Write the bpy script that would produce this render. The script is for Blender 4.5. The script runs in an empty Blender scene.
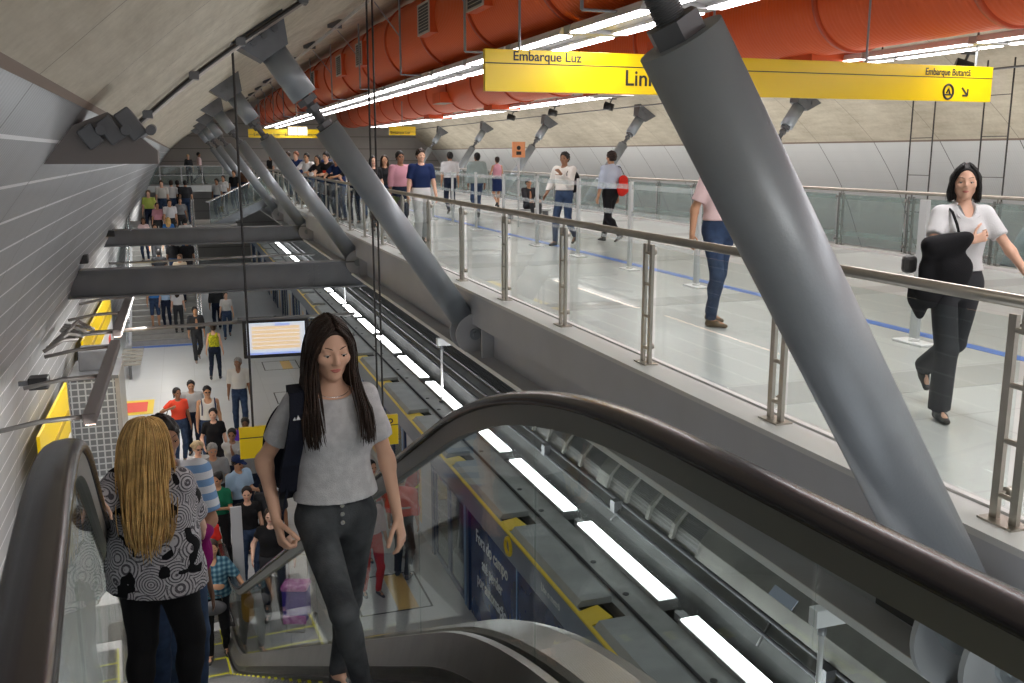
import bpy, bmesh, math, random
import numpy as np
from mathutils import Vector, Matrix
PI = math.pi
rnd = random.Random(7)
scene = bpy.context.scene
COL = scene.collection

try:
    scene.cycles.transparent_max_bounces = 40; scene.cycles.max_bounces = 8
except Exception: pass

# ------------------------------------------------------------------ materials
MATS = {}
def mat(name, color, rough=0.5, metal=0.0, noise=0.0, nscale=5.0, bump=0.0, bscale=40.0, spec=0.5, coat=0.0, color2=None, detail=4):
    if name in MATS: return MATS[name]
    m = bpy.data.materials.new(name); m.use_nodes = True
    nt = m.node_tree; b = nt.nodes['Principled BSDF']
    c = tuple(color) + (1,)
    b.inputs['Base Color'].default_value = c
    b.inputs['Roughness'].default_value = rough
    b.inputs['Metallic'].default_value = metal
    b.inputs['Specular IOR Level'].default_value = spec
    if coat: b.inputs['Coat Weight'].default_value = coat; b.inputs['Coat Roughness'].default_value = 0.08
    if noise or color2 or bump:
        tc = nt.nodes.new('ShaderNodeTexCoord')
    if noise or color2:
        n = nt.nodes.new('ShaderNodeTexNoise'); n.inputs['Scale'].default_value = nscale; n.inputs['Detail'].default_value = detail
        nt.links.new(tc.outputs['Object'], n.inputs['Vector'])
        mx = nt.nodes.new('ShaderNodeMix'); mx.data_type = 'RGBA'
        c2 = tuple(color2) + (1,) if color2 else tuple(max(0, v * (1 - noise)) for v in color) + (1,)
        mx.inputs[6].default_value = c; mx.inputs[7].default_value = c2
        r = nt.nodes.new('ShaderNodeMapRange'); r.inputs[1].default_value = .38; r.inputs[2].default_value = .62
        nt.links.new(n.outputs[0], r.inputs[0]); nt.links.new(r.outputs[0], mx.inputs[0])
        nt.links.new(mx.outputs[2], b.inputs['Base Color'])
    if bump:
        n2 = nt.nodes.new('ShaderNodeTexNoise'); n2.inputs['Scale'].default_value = bscale; n2.inputs['Detail'].default_value = 3
        nt.links.new(tc.outputs['Object'], n2.inputs['Vector'])
        bp = nt.nodes.new('ShaderNodeBump'); bp.inputs['Strength'].default_value = bump; bp.inputs['Distance'].default_value = .01
        nt.links.new(n2.outputs[0], bp.inputs['Height']); nt.links.new(bp.outputs[0], b.inputs['Normal'])
    MATS[name] = m
    return m

def emis(name, color, strength):
    m = bpy.data.materials.new(name); m.use_nodes = True
    nt = m.node_tree; b = nt.nodes['Principled BSDF']
    b.inputs['Base Color'].default_value = (.8, .8, .8, 1)
    b.inputs['Emission Color'].default_value = tuple(color) + (1,)
    b.inputs['Emission Strength'].default_value = strength
    return m

def glass_mat(name, tint=(.93, .97, .96), refl=.12, rough=.02, haze=0.0):
    """thin architectural glass: transparent sheet with a fresnel reflection"""
    m = bpy.data.materials.new(name); m.use_nodes = True
    nt = m.node_tree; nt.nodes.clear()
    out = nt.nodes.new('ShaderNodeOutputMaterial')
    tr = nt.nodes.new('ShaderNodeBsdfTransparent'); tr.inputs[0].default_value = tuple(tint) + (1,)
    gl = nt.nodes.new('ShaderNodeBsdfGlossy'); gl.inputs['Roughness'].default_value = rough
    lw = nt.nodes.new('ShaderNodeLayerWeight'); lw.inputs[0].default_value = .5
    pw = nt.nodes.new('ShaderNodeMath'); pw.operation = 'POWER'; pw.inputs[1].default_value = 4.0; nt.links.new(lw.outputs['Facing'], pw.inputs[0])
    fr = nt.nodes.new('ShaderNodeMath'); fr.operation = 'MULTIPLY_ADD'; fr.inputs[1].default_value = .55; fr.inputs[2].default_value = refl*.25; nt.links.new(pw.outputs[0], fr.inputs[0])
    mx = nt.nodes.new('ShaderNodeMixShader')
    nt.links.new(fr.outputs[0], mx.inputs[0]); nt.links.new(tr.outputs[0], mx.inputs[1]); nt.links.new(gl.outputs[0], mx.inputs[2])
    last = mx
    if haze:
        df = nt.nodes.new('ShaderNodeBsdfDiffuse'); df.inputs[0].default_value = (.8, .84, .84, 1)
        m2 = nt.nodes.new('ShaderNodeMixShader'); m2.inputs[0].default_value = haze
        nt.links.new(mx.outputs[0], m2.inputs[1]); nt.links.new(df.outputs[0], m2.inputs[2]); last = m2
    nt.links.new(last.outputs[0], out.inputs[0])
    return m

# ------------------------------------------------------------------ mesh builder
class MB:
    def __init__(s): s.bm = bmesh.new()
    def box(s, x0, x1, y0, y1, z0, z1, M=None, bev=0):
        vs = [s.bm.verts.new(v) for v in ((x0,y0,z0),(x1,y0,z0),(x1,y1,z0),(x0,y1,z0),(x0,y0,z1),(x1,y0,z1),(x1,y1,z1),(x0,y1,z1))]
        fs = [s.bm.faces.new([vs[i] for i in f]) for f in ((3,2,1,0),(4,5,6,7),(0,1,5,4),(1,2,6,5),(2,3,7,6),(3,0,4,7))]
        if M is not None:
            for v in vs: v.co = M @ v.co
        if bev:
            es = {e for f in fs for e in f.edges}
            bmesh.ops.bevel(s.bm, geom=list(es), offset=bev, segments=2, affect='EDGES', profile=.5)
        return s
    def cyl(s, a, b, r, r2=None, n=16, caps=True):
        a = Vector(a); b = Vector(b); r2 = r if r2 is None else r2
        d = (b - a).normalized(); u = d.orthogonal().normalized(); w = d.cross(u)
        A = []; B = []
        for i in range(n):
            t = 2*PI*i/n + PI/n; k = u*math.cos(t) + w*math.sin(t)
            A.append(s.bm.verts.new(a + k*r)); B.append(s.bm.verts.new(b + k*r2))
        for i in range(n):
            f = s.bm.faces.new((A[i], A[(i+1)%n], B[(i+1)%n], B[i])); f.smooth = n > 8
        if caps: s.bm.faces.new(A[::-1]); s.bm.faces.new(B)
        return s
    def tube(s, pts, r, n=8, closed=False, caps=True, flat=1.0):
        pts = [Vector(p) for p in pts]; L = len(pts); rings = []
        rr = r if hasattr(r, '__len__') else [r]*L
        prev = None
        for i, p in enumerate(pts):
            if closed: d = pts[(i+1)%L] - pts[i-1]
            else: d = pts[min(i+1, L-1)] - pts[max(i-1, 0)]
            if d.length < 1e-9: d = Vector((0,0,1))
            d.normalize()
            if prev is None: u = d.orthogonal().normalized()
            else:
                u = prev - d*prev.dot(d)
                u = u.normalized() if u.length > 1e-6 else d.orthogonal().normalized()
            prev = u; w = d.cross(u)
            rings.append([s.bm.verts.new(p + (u*math.cos(2*PI*k/n) + w*math.sin(2*PI*k/n)*flat)*rr[i]) for k in range(n)])
        for i in range(L if closed else L-1):
            A = rings[i]; B = rings[(i+1)%L]
            for k in range(n):
                f = s.bm.faces.new((A[k], A[(k+1)%n], B[(k+1)%n], B[k])); f.smooth = True
        if caps and not closed:
            s.bm.faces.new(rings[0][::-1]); s.bm.faces.new(rings[-1])
        return s
    def sweep(s, pts, prof, side, closed_prof=True):
        """sweep a 2D profile (across, up) along pts; `side` is the constant across direction"""
        pts = [Vector(p) for p in pts]; side = Vector(side).normalized(); rings = []
        for i, p in enumerate(pts):
            d = (pts[min(i+1, len(pts)-1)] - pts[max(i-1, 0)]).normalized()
            up = side.cross(d).normalized()
            rings.append([s.bm.verts.new(p + side*a + up*b) for a, b in prof])
        n = len(prof)
        for i in range(len(pts)-1):
            for k in range(n if closed_prof else n-1):
                s.bm.faces.new((rings[i][k], rings[i][(k+1)%n], rings[i+1][(k+1)%n], rings[i+1][k]))
        if closed_prof:
            s.bm.faces.new(rings[0][::-1]); s.bm.faces.new(rings[-1])
        return s
    def prism(s, poly, axis, t0, t1):
        """poly: list of 2D points in the two remaining axes (in x,y,z order)"""
        def P(p, t):
            v = list(p); v.insert(axis, t); return v
        A = [s.bm.verts.new(P(p, t0)) for p in poly]; B = [s.bm.verts.new(P(p, t1)) for p in poly]
        n = len(poly)
        for i in range(n): s.bm.faces.new((A[i], A[(i+1)%n], B[(i+1)%n], B[i]))
        s.bm.faces.new(A[::-1]); s.bm.faces.new(B)
        return s
    def sphere(s, c, r, sc=(1,1,1), n=14):
        r0 = bmesh.ops.create_uvsphere(s.bm, u_segments=n, v_segments=max(6, n*2//3), radius=r)
        for v in r0['verts']:
            v.co = Vector((v.co.x*sc[0], v.co.y*sc[1], v.co.z*sc[2])) + Vector(c)
            for f in v.link_faces: f.smooth = True
        return s
    def build(s, name, m, parent=None, M=None, recalc=True):
        if recalc: bmesh.ops.recalc_face_normals(s.bm, faces=s.bm.faces)
        me = bpy.data.meshes.new(name); s.bm.to_mesh(me); s.bm.free()
        if m is not None:
            for q in (m if isinstance(m, (list, tuple)) else [m]): me.materials.append(q)
        o = bpy.data.objects.new(name, me); COL.objects.link(o)
        if parent is not None: o.parent = parent
        if M is not None: o.matrix_local = M
        return o

def tag(o, label=None, cat=None, group=None, kind=None):
    if label: o['label'] = label
    if cat: o['category'] = cat
    if group: o['group'] = group
    if kind: o['kind'] = kind
    return o
def empty(name, label, cat, loc=(0,0,0), rz=0, group=None):
    o = bpy.data.objects.new(name, None); COL.objects.link(o)
    o.location = loc; o.rotation_euler = (0,0,rz); o.empty_display_size = .1
    return tag(o, label, cat, group)
def struct(o, label=None):
    o['kind'] = 'structure'
    if label: o['label'] = label
    return o
def copy_tree(o, parent=None):
    c = o.copy(); COL.objects.link(c); c.parent = parent
    for ch in list(o.children): copy_tree(ch, c)
    return c
def text_obj(name, body, size, m, parent, loc, rot, ext=.002, align='LEFT', sx=1.0, bold=0.0):
    cu = bpy.data.curves.new(name, 'FONT'); cu.body = body; cu.size = size; cu.extrude = ext; cu.align_x = align
    cu.offset = bold
    tmp = bpy.data.objects.new(name + '_t', cu); COL.objects.link(tmp)
    dg = bpy.context.evaluated_depsgraph_get()
    me = bpy.data.meshes.new_from_object(tmp.evaluated_get(dg))
    bpy.data.objects.remove(tmp)
    me.name = name; me.materials.clear(); me.materials.append(m)
    for v in me.vertices: v.co.x *= sx
    o = bpy.data.objects.new(name, me); COL.objects.link(o)
    if parent: o.parent = parent
    o.location = loc; o.rotation_euler = rot
    return o
ORD = ['nearest', 'second', 'third', 'fourth', 'fifth', 'sixth', 'seventh', 'eighth', 'ninth', 'tenth']

# ------------------------------------------------------------------ common materials
M_steel   = mat('painted_grey_steel', (.30,.33,.36), .38, .25, noise=.12, nscale=3, bump=.08, bscale=90)
M_steel_d = mat('dark_grey_steel', (.15,.155,.165), .45, .3, noise=.15, nscale=4)
M_beam    = mat('beam_grey_paint', (.15,.155,.165), .5, .1, noise=.12, nscale=2)
M_fascia  = mat('fascia_grey_paint', (.46,.47,.50), .5, .05, noise=.06, nscale=1.5)
M_white   = mat('white_paint', (.8,.8,.8), .4)
M_stain   = mat('brushed_stainless', (.46,.43,.38), .3, .85, noise=.1, nscale=8)
M_chrome  = mat('bright_stainless', (.75,.76,.78), .22, .9)
M_black   = mat('black_plastic', (.015,.015,.016), .4)
M_rubber  = mat('handrail_rubber', (.016,.013,.014), .26, spec=.45, coat=.1)
M_orange  = mat('orange_duct_paint', (.66,.10,.02), .42, .1, noise=.1, nscale=2)
M_orange2 = mat('orange_duct_ring', (.50,.07,.018), .5, .1)
M_yellow  = mat('yellow_sign_paint', (.90,.63,.0), .28)
M_grille  = mat('grille_dark', (.05,.05,.055), .5, .3)
M_gframe  = mat('grille_frame', (.55,.50,.45), .4, .3)
M_cable   = mat('black_cable', (.025,.022,.022), .5)
M_blacktx = mat('sign_black', (.02,.02,.02), .5)
M_glass   = glass_mat('clear_glass', (.92,.955,.945), .10)
M_glass2  = glass_mat('greenish_glass', (.80,.88,.86), .16, haze=.06)
M_frost   = glass_mat('frosted_band', (.9,.93,.93), .1, haze=.18)
E_tube    = emis('lamp_tube', (1.0,.95,.97), 9)
E_panel   = emis('lamp_panel', (.95,.98,1.0), 7)
# ------------------------------------------------------------------ camera
cam_d = bpy.data.cameras.new('camera'); cam = bpy.data.objects.new('camera', cam_d); COL.objects.link(cam)
cam_d.sensor_width = 36; cam_d.lens = 950/1024*36; cam_d.clip_end = 300; cam_d.clip_start = .05
pitch = math.atan(187.5/950); yaw = math.atan(332*math.cos(pitch)/950)
cam.location = (0,0,1.7); cam.rotation_euler = (PI/2 - pitch, 0, -yaw)
scene.camera = cam

# ------------------------------------------------------------------ vault
def cat_rom(P, n=6):
    out = []
    for i in range(len(P)-1):
        p0 = P[max(i-1,0)]; p1 = P[i]; p2 = P[i+1]; p3 = P[min(i+2,len(P)-1)]
        for k in range(n):
            t = k/n
            out.append(tuple(.5*((2*b)+(-a+c)*t+(2*a-5*b+4*c-d)*t*t+(-a+3*b-3*c+d)*t**3) for a,b,c,d in zip(p0,p1,p2,p3)))
    out.append(P[-1]); return out
LOW = cat_rom([(-2.75,-5.9),(-2.72,-4.7),(-2.55,-3.0),(-2.2,-1.1),(-1.9,-.35),(-1.3,.9),(-.5,2.0)])
UP  = cat_rom([(-.5,2.0),(.15,2.55),(.95,3.12),(2.2,3.92),(3.7,4.62),(5.5,5.13),(7.5,5.3)])
def shell(name, prof, m, y0, y1, thick=.3, step=2.8):
    bm = bmesh.new(); uvl = bm.loops.layers.uv.new('UVMap')
    L = [0]
    for a, b in zip(prof, prof[1:]): L.append(L[-1] + math.hypot(b[0]-a[0], b[1]-a[1]))
    nrm = []
    for i in range(len(prof)):
        a = prof[max(i-1,0)]; b = prof[min(i+1,len(prof)-1)]
        d = (b[0]-a[0], b[1]-a[1]); l = math.hypot(*d); nrm.append((-d[1]/l, d[0]/l))
    ys = []; y = y0
    while y < y1: ys.append(y); y += step
    ys.append(y1)
    I = [[bm.verts.new((p[0], y, p[1])) for p in prof] for y in ys]
    O = [[bm.verts.new((p[0]+n[0]*thick, y, p[1]+n[1]*thick)) for p, n in zip(prof, nrm)] for y in ys]
    for j in range(len(ys)-1):
        for i in range(len(prof)-1):
            f = bm.faces.new((I[j][i], I[j][i+1], I[j+1][i+1], I[j+1][i])); f.smooth = True
            for lp, (u, v) in zip(f.loops, ((ys[j],L[i]),(ys[j],L[i+1]),(ys[j+1],L[i+1]),(ys[j+1],L[i]))): lp[uvl].uv = (u, v)
            bm.faces.new((O[j][i], O[j+1][i], O[j+1][i+1], O[j][i+1]))
    me = bpy.data.meshes.new(name); bm.to_mesh(me); bm.free(); me.materials.append(m)
    o = bpy.data.objects.new(name, me); COL.objects.link(o)
    return struct(o)

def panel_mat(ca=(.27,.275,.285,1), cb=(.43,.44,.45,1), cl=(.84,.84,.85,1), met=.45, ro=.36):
    m = bpy.data.materials.new('ribbed_metal_panels'); m.use_nodes = True; nt = m.node_tree; b = nt.nodes['Principled BSDF']
    uv = nt.nodes.new('ShaderNodeUVMap'); uv.uv_map = 'UVMap'
    sp = nt.nodes.new('ShaderNodeSeparateXYZ'); nt.links.new(uv.outputs[0], sp.inputs[0])
    def math_(op, a, b_=None, c=None):
        n = nt.nodes.new('ShaderNodeMath'); n.operation = op
        for i, v in enumerate((a, b_, c)):
            if v is None: continue
            if isinstance(v, (int, float)): n.inputs[i].default_value = v
            else: nt.links.new(v, n.inputs[i])
        return n.outputs[0]
    v = sp.outputs[1]; u = sp.outputs[0]
    fr = math_('FRACT', math_('MULTIPLY', v, 1/.30))
    line = math_('LESS_THAN', fr, .075)
    fu = math_('FRACT', math_('MULTIPLY', u, 1/.06))
    rib = math_('ABSOLUTE', math_('SUBTRACT', fu, .5))
    seam = math_('LESS_THAN', math_('FRACT', math_('MULTIPLY', u, 1/2.1)), .012)
    n = nt.nodes.new('ShaderNodeTexNoise'); n.inputs['Scale'].default_value = 1.0
    mp = nt.nodes.new('ShaderNodeMapping'); mp.inputs['Scale'].default_value = (1.4,.25,1); nt.links.new(uv.outputs[0], mp.inputs[0]); nt.links.new(mp.outputs[0], n.inputs[0]); n.inputs['Detail'].default_value = 3
    mx = nt.nodes.new('ShaderNodeMix'); mx.data_type = 'RGBA'
    mx.inputs[6].default_value = ca; mx.inputs[7].default_value = cb
    nt.links.new(n.outputs[0], mx.inputs[0])
    mx2 = nt.nodes.new('ShaderNodeMix'); mx2.data_type = 'RGBA'; mx2.inputs[7].default_value = cl
    nt.links.new(mx.outputs[2], mx2.inputs[6]); nt.links.new(line, mx2.inputs[0])
    mx3 = nt.nodes.new('ShaderNodeMix'); mx3.data_type = 'RGBA'; mx3.inputs[7].default_value = (.17,.17,.17,1)
    nt.links.new(mx2.outputs[2], mx3.inputs[6]); nt.links.new(seam, mx3.inputs[0])
    nt.links.new(mx3.outputs[2], b.inputs['Base Color'])
    b.inputs['Metallic'].default_value = met; b.inputs['Roughness'].default_value = ro
    bp = nt.nodes.new('ShaderNodeBump'); bp.inputs['Strength'].default_value = .35; bp.inputs['Distance'].default_value = .01
    nt.links.new(math_('ADD', rib, math_('MULTIPLY', line, .6)), bp.inputs['Height']); nt.links.new(bp.outputs[0], b.inputs['Normal'])
    return m
def concrete_mat():
    m = bpy.data.materials.new('board_marked_concrete'); m.use_nodes = True; nt = m.node_tree; b = nt.nodes['Principled BSDF']
    uv = nt.nodes.new('ShaderNodeUVMap'); uv.uv_map = 'UVMap'
    def noise(sc, s, d=5):
        mp = nt.nodes.new('ShaderNodeMapping'); mp.inputs['Scale'].default_value = sc; nt.links.new(uv.outputs[0], mp.inputs[0])
        n = nt.nodes.new('ShaderNodeTexNoise'); n.inputs['Scale'].default_value = s; n.inputs['Detail'].default_value = d; n.inputs['Roughness'].default_value = .65
        nt.links.new(mp.outputs[0], n.inputs[0]); return n.outputs[0]
    big = noise((1,1,1), .8); streak = noise((1.2,8,1), .9); fine = noise((1,1,1), 14)
    cr = nt.nodes.new('ShaderNodeValToRGB'); cr.color_ramp.elements[0].position = .3; cr.color_ramp.elements[0].color = (.33,.285,.21,1)
    cr.color_ramp.elements[1].position = .7; cr.color_ramp.elements[1].color = (.66,.61,.50,1)
    a = nt.nodes.new('ShaderNodeMath'); a.operation = 'MULTIPLY_ADD'; a.inputs[1].default_value = .45; nt.links.new(big, a.inputs[0])
    a2 = nt.nodes.new('ShaderNodeMath'); a2.operation = 'MULTIPLY_ADD'; a2.inputs[1].default_value = .35; nt.links.new(streak, a2.inputs[0])
    a3 = nt.nodes.new('ShaderNodeMath'); a3.operation = 'MULTIPLY'; a3.inputs[1].default_value = .2; nt.links.new(fine, a3.inputs[0])
    nt.links.new(a3.outputs[0], a2.inputs[2]); nt.links.new(a2.outputs[0], a.inputs[2]); nt.links.new(a.outputs[0], cr.inputs[0])
    sp = nt.nodes.new('ShaderNodeSeparateXYZ'); nt.links.new(uv.outputs[0], sp.inputs[0])
    f = nt.nodes.new('ShaderNodeMath'); f.operation = 'MULTIPLY'; f.inputs[1].default_value = 1/2.1; nt.links.new(sp.outputs[0], f.inputs[0])
    f2 = nt.nodes.new('ShaderNodeMath'); f2.operation = 'FRACT'; nt.links.new(f.outputs[0], f2.inputs[0])
    f3 = nt.nodes.new('ShaderNodeMath'); f3.operation = 'LESS_THAN'; f3.inputs[1].default_value = .008; nt.links.new(f2.outputs[0], f3.inputs[0])
    mx = nt.nodes.new('ShaderNodeMix'); mx.data_type = 'RGBA'; mx.inputs[7].default_value = (.26,.23,.19,1)
    nt.links.new(cr.outputs[0], mx.inputs[6]); nt.links.new(f3.outputs[0], mx.inputs[0]); nt.links.new(mx.outputs[2], b.inputs['Base Color'])
    b.inputs['Roughness'].default_value = .8
    bp = nt.nodes.new('ShaderNodeBump'); bp.inputs['Strength'].default_value = .25; bp.inputs['Distance'].default_value = .02
    nt.links.new(a.outputs[0], bp.inputs['Height']); nt.links.new(bp.outputs[0], b.inputs['Normal'])
    return m
M_panels = panel_mat(); M_conc = concrete_mat()
mir = lambda P: [(15-x, z) for x, z in P][::-1]
YB, YE = -6.0, 62.0
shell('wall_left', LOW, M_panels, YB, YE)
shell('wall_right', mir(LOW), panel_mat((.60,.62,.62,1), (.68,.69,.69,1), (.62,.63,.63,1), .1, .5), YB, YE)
shell('ceiling', UP + mir(UP)[1:], M_conc, YB, YE)
# joint gutter between the panels and the concrete
M_gut = mat('joint_brown', (.20,.15,.12), .7)
for nm, sx in (('trim_left', 1), ('trim_right', -1)):
    b = MB(); P = [(-.54,1.985),(-.51,2.03),(-.485,2.025),(-.515,1.965)]
    if sx < 0: P = [(15-x, z) for x, z in P]
    b.prism([(p[0], p[1]) for p in P], 1, YB, YE)
    o = b.build(nm, M_gut); struct(o)

# end wall, platform, mezzanine, track
def tile_mat(name, c, c2, sx, sy, rough=.25, mortar=(.35,.35,.35), ms=.006, spec=.5):
    m = bpy.data.materials.new(name); m.use_nodes = True; nt = m.node_tree; b = nt.nodes['Principled BSDF']
    tc = nt.nodes.new('ShaderNodeTexCoord'); br = nt.nodes.new('ShaderNodeTexBrick')
    br.offset = 0; br.inputs['Scale'].default_value = 1; br.inputs['Mortar Size'].default_value = ms; br.inputs['Mortar Smooth'].default_value = 0
    br.inputs['Brick Width'].default_value = sx; br.inputs['Row Height'].default_value = sy
    br.inputs['Color1'].default_value = (*c,1); br.inputs['Color2'].default_value = (*c2,1); br.inputs['Mortar'].default_value = (*mortar,1)
    nt.links.new(tc.outputs['Object'], br.inputs['Vector']); nt.links.new(br.outputs[0], b.inputs['Base Color'])
    b.inputs['Roughness'].default_value = rough; b.inputs['Specular IOR Level'].default_value = spec
    return m
M_mezz = tile_mat('mezzanine_floor_tiles', (.52,.54,.53), (.49,.51,.50), 1.2, 1.2, .27, (.44,.45,.45), .008, .5)
M_plat = tile_mat('platform_floor_tiles', (.58,.60,.62), (.55,.57,.59), .9, .9, .3, (.47,.48,.49), .006)
M_endw = mat('end_wall_grey', (.38,.36,.34), .6, noise=.15, nscale=.5)
M_dark = mat('track_bed_dark', (.035,.035,.037), .8, noise=.4, nscale=3)
struct(MB().box(-3,17.9, 61.8,62.1, -5.9,5.4).build('wall_far', M_endw))
b = MB()
for k in range(12): b.box(-3,17.9, 61.76,61.81, -4.0+k*.75,-3.96+k*.75)
struct(b.build('trim_far_wall', mat('end_wall_line', (.16,.15,.145), .6)))
struct(MB().box(-2.75,3.85, 2.0,61.8, -5.9,-4.7).build('floor_platform', M_plat))
struct(MB().box(11.15,17.75, YB,61.8, -5.9,-4.7).build('floor_far_platform', M_plat))
struct(MB().box(3.85,11.15, YB,61.8, -6.1,-5.85).build('floor_track', M_dark))
struct(MB().box(3.42,11.58, YB,56.0, -.35,0).build('floor_mezzanine', M_mezz))
struct(MB().box(-2.6,17.2, 56.0,61.8, -.35,0).build('floor_bridge', M_mezz))
struct(MB().box(7.9,8.05, YB,61.8, -5.85,-1.0).build('wall_track', mat('track_wall', (.12,.12,.12), .8, noise=.3)))
# upper landing the escalator starts from (behind and below the camera)
struct(MB().box(-1.0,3.42, YB,.9, -.3,0).build('floor_landing', M_mezz))
# mezzanine edge girders
for nm, s in (('trim_girder_left', 1), ('trim_girder_right', -1)):
    X = (lambda a, c: (a, c)) if s > 0 else (lambda a, c: (15-c, 15-a))
    b = MB()
    b.box(*X(3.30,3.42), YB,56, -.37,.0)
    b.box(*X(3.45,3.50), YB,56, -.72,-.37)
    b.box(*X(3.22,3.75), YB,56, -.76,-.72)
    for k in range(-1, 7):
        for dy in (-.55,.55): b.box(*X(3.30,3.45), 2.9+8.4*k+dy-.015, 2.9+8.4*k+dy+.015, -.72,-.37)
    struct(b.build(nm, M_fascia))
    b = MB(); b.box(*X(3.30,3.62), YB,56, 0,.035); b.box(*X(3.56,3.60), YB,56, .035,.05)
    struct(b.build(nm.replace('girder','kerb'), mat('kerb_grey', (.60,.60,.59), .35)))
    b = MB(); b.box(*X(3.215,3.222), YB,56, -.765,-.715)
    struct(b.build(nm.replace('girder','flange'), M_white))
b = MB()
for k in range(-1, 7):
    y = 2.9+8.4*k
    b.box(3.43,3.447, y+.65,y+1.0, -.70,-.40)
struct(b.build('trim_girder_openings', M_grille))
struct(MB().box(6.56,6.70, YB,56, .0,.004).build('trim_blue_line', mat('blue_floor_line', (.03,.16,.62), .35)))
# darker bands of the mezzanine floor
b = MB()
for k in range(14): b.box(3.62,11.38, 1.2+4.2*k,1.75+4.2*k, .0,.002)
struct(b.build('trim_floor_bands', mat('floor_band_grey', (.41,.42,.41), .27)))

# ------------------------------------------------------------------ tilted struts
def make_strut(s, label):
    """s=+1 left row (leans to the left wall), -1 right row, mirrored about the mezzanine"""
    root = empty('steel_strut', label, 'strut')
    B = Vector((3.35*1.0,0,-.5)); H = Vector((.98,0,2.92)); d = (H-B).normalized(); L = (H-B).length
    R = Matrix.Scale(1, 4)
    def fin(mb, name, m, par=root):
        if s < 0:
            for v in mb.bm.verts: v.co.x = 15 - v.co.x
        return mb.build(name, m, par)
    P = lambda t: B + d*t
    tj = (Vector((1.62,0,2.0))-B).length; tu = (Vector((1.38,0,2.34))-B).length; th = L - .15
    mb = MB(); mb.cyl(P(.12), P(tj), .153, n=40)
    lt = fin(mb, 'lower_tube', M_steel)
    mb = MB(); mb.cyl(P(tj), P(tu), .050, n=18)
    for k in range(40):
        t = tj + .05 + (tu-tj-.1)*k/39
        mb.cyl(P(t-.002), P(t+.002), .053, n=18)
    fin(mb, 'threaded_rod', M_steel_d)
    for t, q_ in ((tj+.035,.10), (tu-.05,.12), (tu-.16,.085)):
        fin(MB().cyl(P(t-.035), P(t+.035), q_, n=6), 'hex_nut', M_steel_d)
    fin(MB().cyl(P(tu), P(th), .155, n=40), 'upper_tube', M_steel)
    # flared head bracket
    side = Vector((0,1,0)); n = d.cross(side).normalized()
    mb = MB(); bm = mb.bm
    A = [P(th) + n*a*.17 + side*c*.17 for a, c in ((-1,-1),(1,-1),(1,1),(-1,1))]
    T = [P(th+.34) + n*a*.34 + side*c*.22 for a, c in ((-1,-1),(1,-1),(1,1),(-1,1))]
    VA = [bm.verts.new(v) for v in A]; VT = [bm.verts.new(v) for v in T]
    for i in range(4): bm.faces.new((VA[i], VA[(i+1)%4], VT[(i+1)%4], VT[i]))
    bm.faces.new(VA[::-1]); bm.faces.new(VT)
    for k in (-1,0,1):
        mb.cyl(P(th+.2)+n*.14*k+side*-.21, P(th+.2)+n*.14*k-side*.235, .035, n=10)
    fin(mb, 'head_bracket', M_steel_d)
    mb = MB(); M4 = Matrix((( n.x,0,d.x,P(th+.36).x),(n.y,1,d.y,0),(n.z,0,d.z,P(th+.36).z),(0,0,0,1)))
    mb.box(-.40,.40,-.3,.3,-.02,.02, M=M4, bev=.006)
    fin(mb, 'anchor_plate', M_steel_d)
    # clevis: two cheek plates with a pin, on the girder
    poly = [(3.35+.26*math.cos(t), -.5+.26*math.sin(t)) for t in np.linspace(math.radians(60), math.radians(250), 16)] + [(3.46,-.74),(3.46,-.32)]
    for y in (-.16,.13): fin(MB().prism(poly, 1, y, y+.03), 'clevis_plate', M_fascia)
    mb = MB(); mb.cyl((3.33,-.19,-.5),(3.33,.19,-.5), .07, n=20); mb.cyl((3.33,-.215,-.5),(3.33,.215,-.5), .035, n=16)
    fin(mb, 'pin', M_steel)
    mb = MB(); mb.cyl(P(.02), P(.14), .11, n=20); fin(mb, 'tube_foot', M_steel)
    return root
left_words = ['nearest grey steel strut, passing in front of the long yellow sign to the mezzanine edge',
 'second grey steel strut, whose foot meets the girder beside the white post box',
 'third grey strut on the left row, standing on the end of the nearer cross beam',
 'fourth grey strut on the left row, standing on the end of the farther cross beam',
 'fifth grey strut of the left row, just past the farther cross beam',
 'sixth grey strut of the left row from the camera, small and distant',
 'most distant grey strut of the left row, beside the far bridge']
p0 = make_strut(1, left_words[0])
for i, w in enumerate(left_words):
    o = p0 if i == 0 else copy_tree(p0)
    o.location = (0, 2.9+8.4*i, 0); o['label'] = w; o.rotation_euler = (0,0,0)
    if i == 0:   # the nearest one stands a touch steeper
        th_ = math.radians(2.4); R_ = Matrix.Rotation(th_, 3, 'Y'); pv = Vector((3.35,0,-.5)); sh = pv - R_ @ pv
        o.rotation_euler = (0,th_,0); o.location = (sh.x-.075, 3.03, sh.z+.02); o['group'] = 'tilted struts of the left row'
right_words = ['grey strut leaning to the right wall under the right half of the yellow sign',
 'grey strut leaning to the right wall behind the man with the red bag',
 'grey strut leaning to the right wall behind the man in the white jacket',
 'grey strut leaning to the right wall above the woman in the pink tank top',
 'most distant grey strut leaning to the right wall, above the person in grey-green jacket',
]
p1 = make_strut(-1, right_words[0])
for i, w in enumerate(right_words):
    o = p1 if i == 0 else copy_tree(p1)
    o.location = (0, 19.7+8.4*i, 0); o['label'] = w; o['group'] = 'tilted struts of the right row'
o = copy_tree(p1); o.location = (0, 11.3, 0); o['label'] = 'grey strut to the right wall, seen through the glass at the right edge'; o['group'] = 'tilted struts of the right row'

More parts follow.
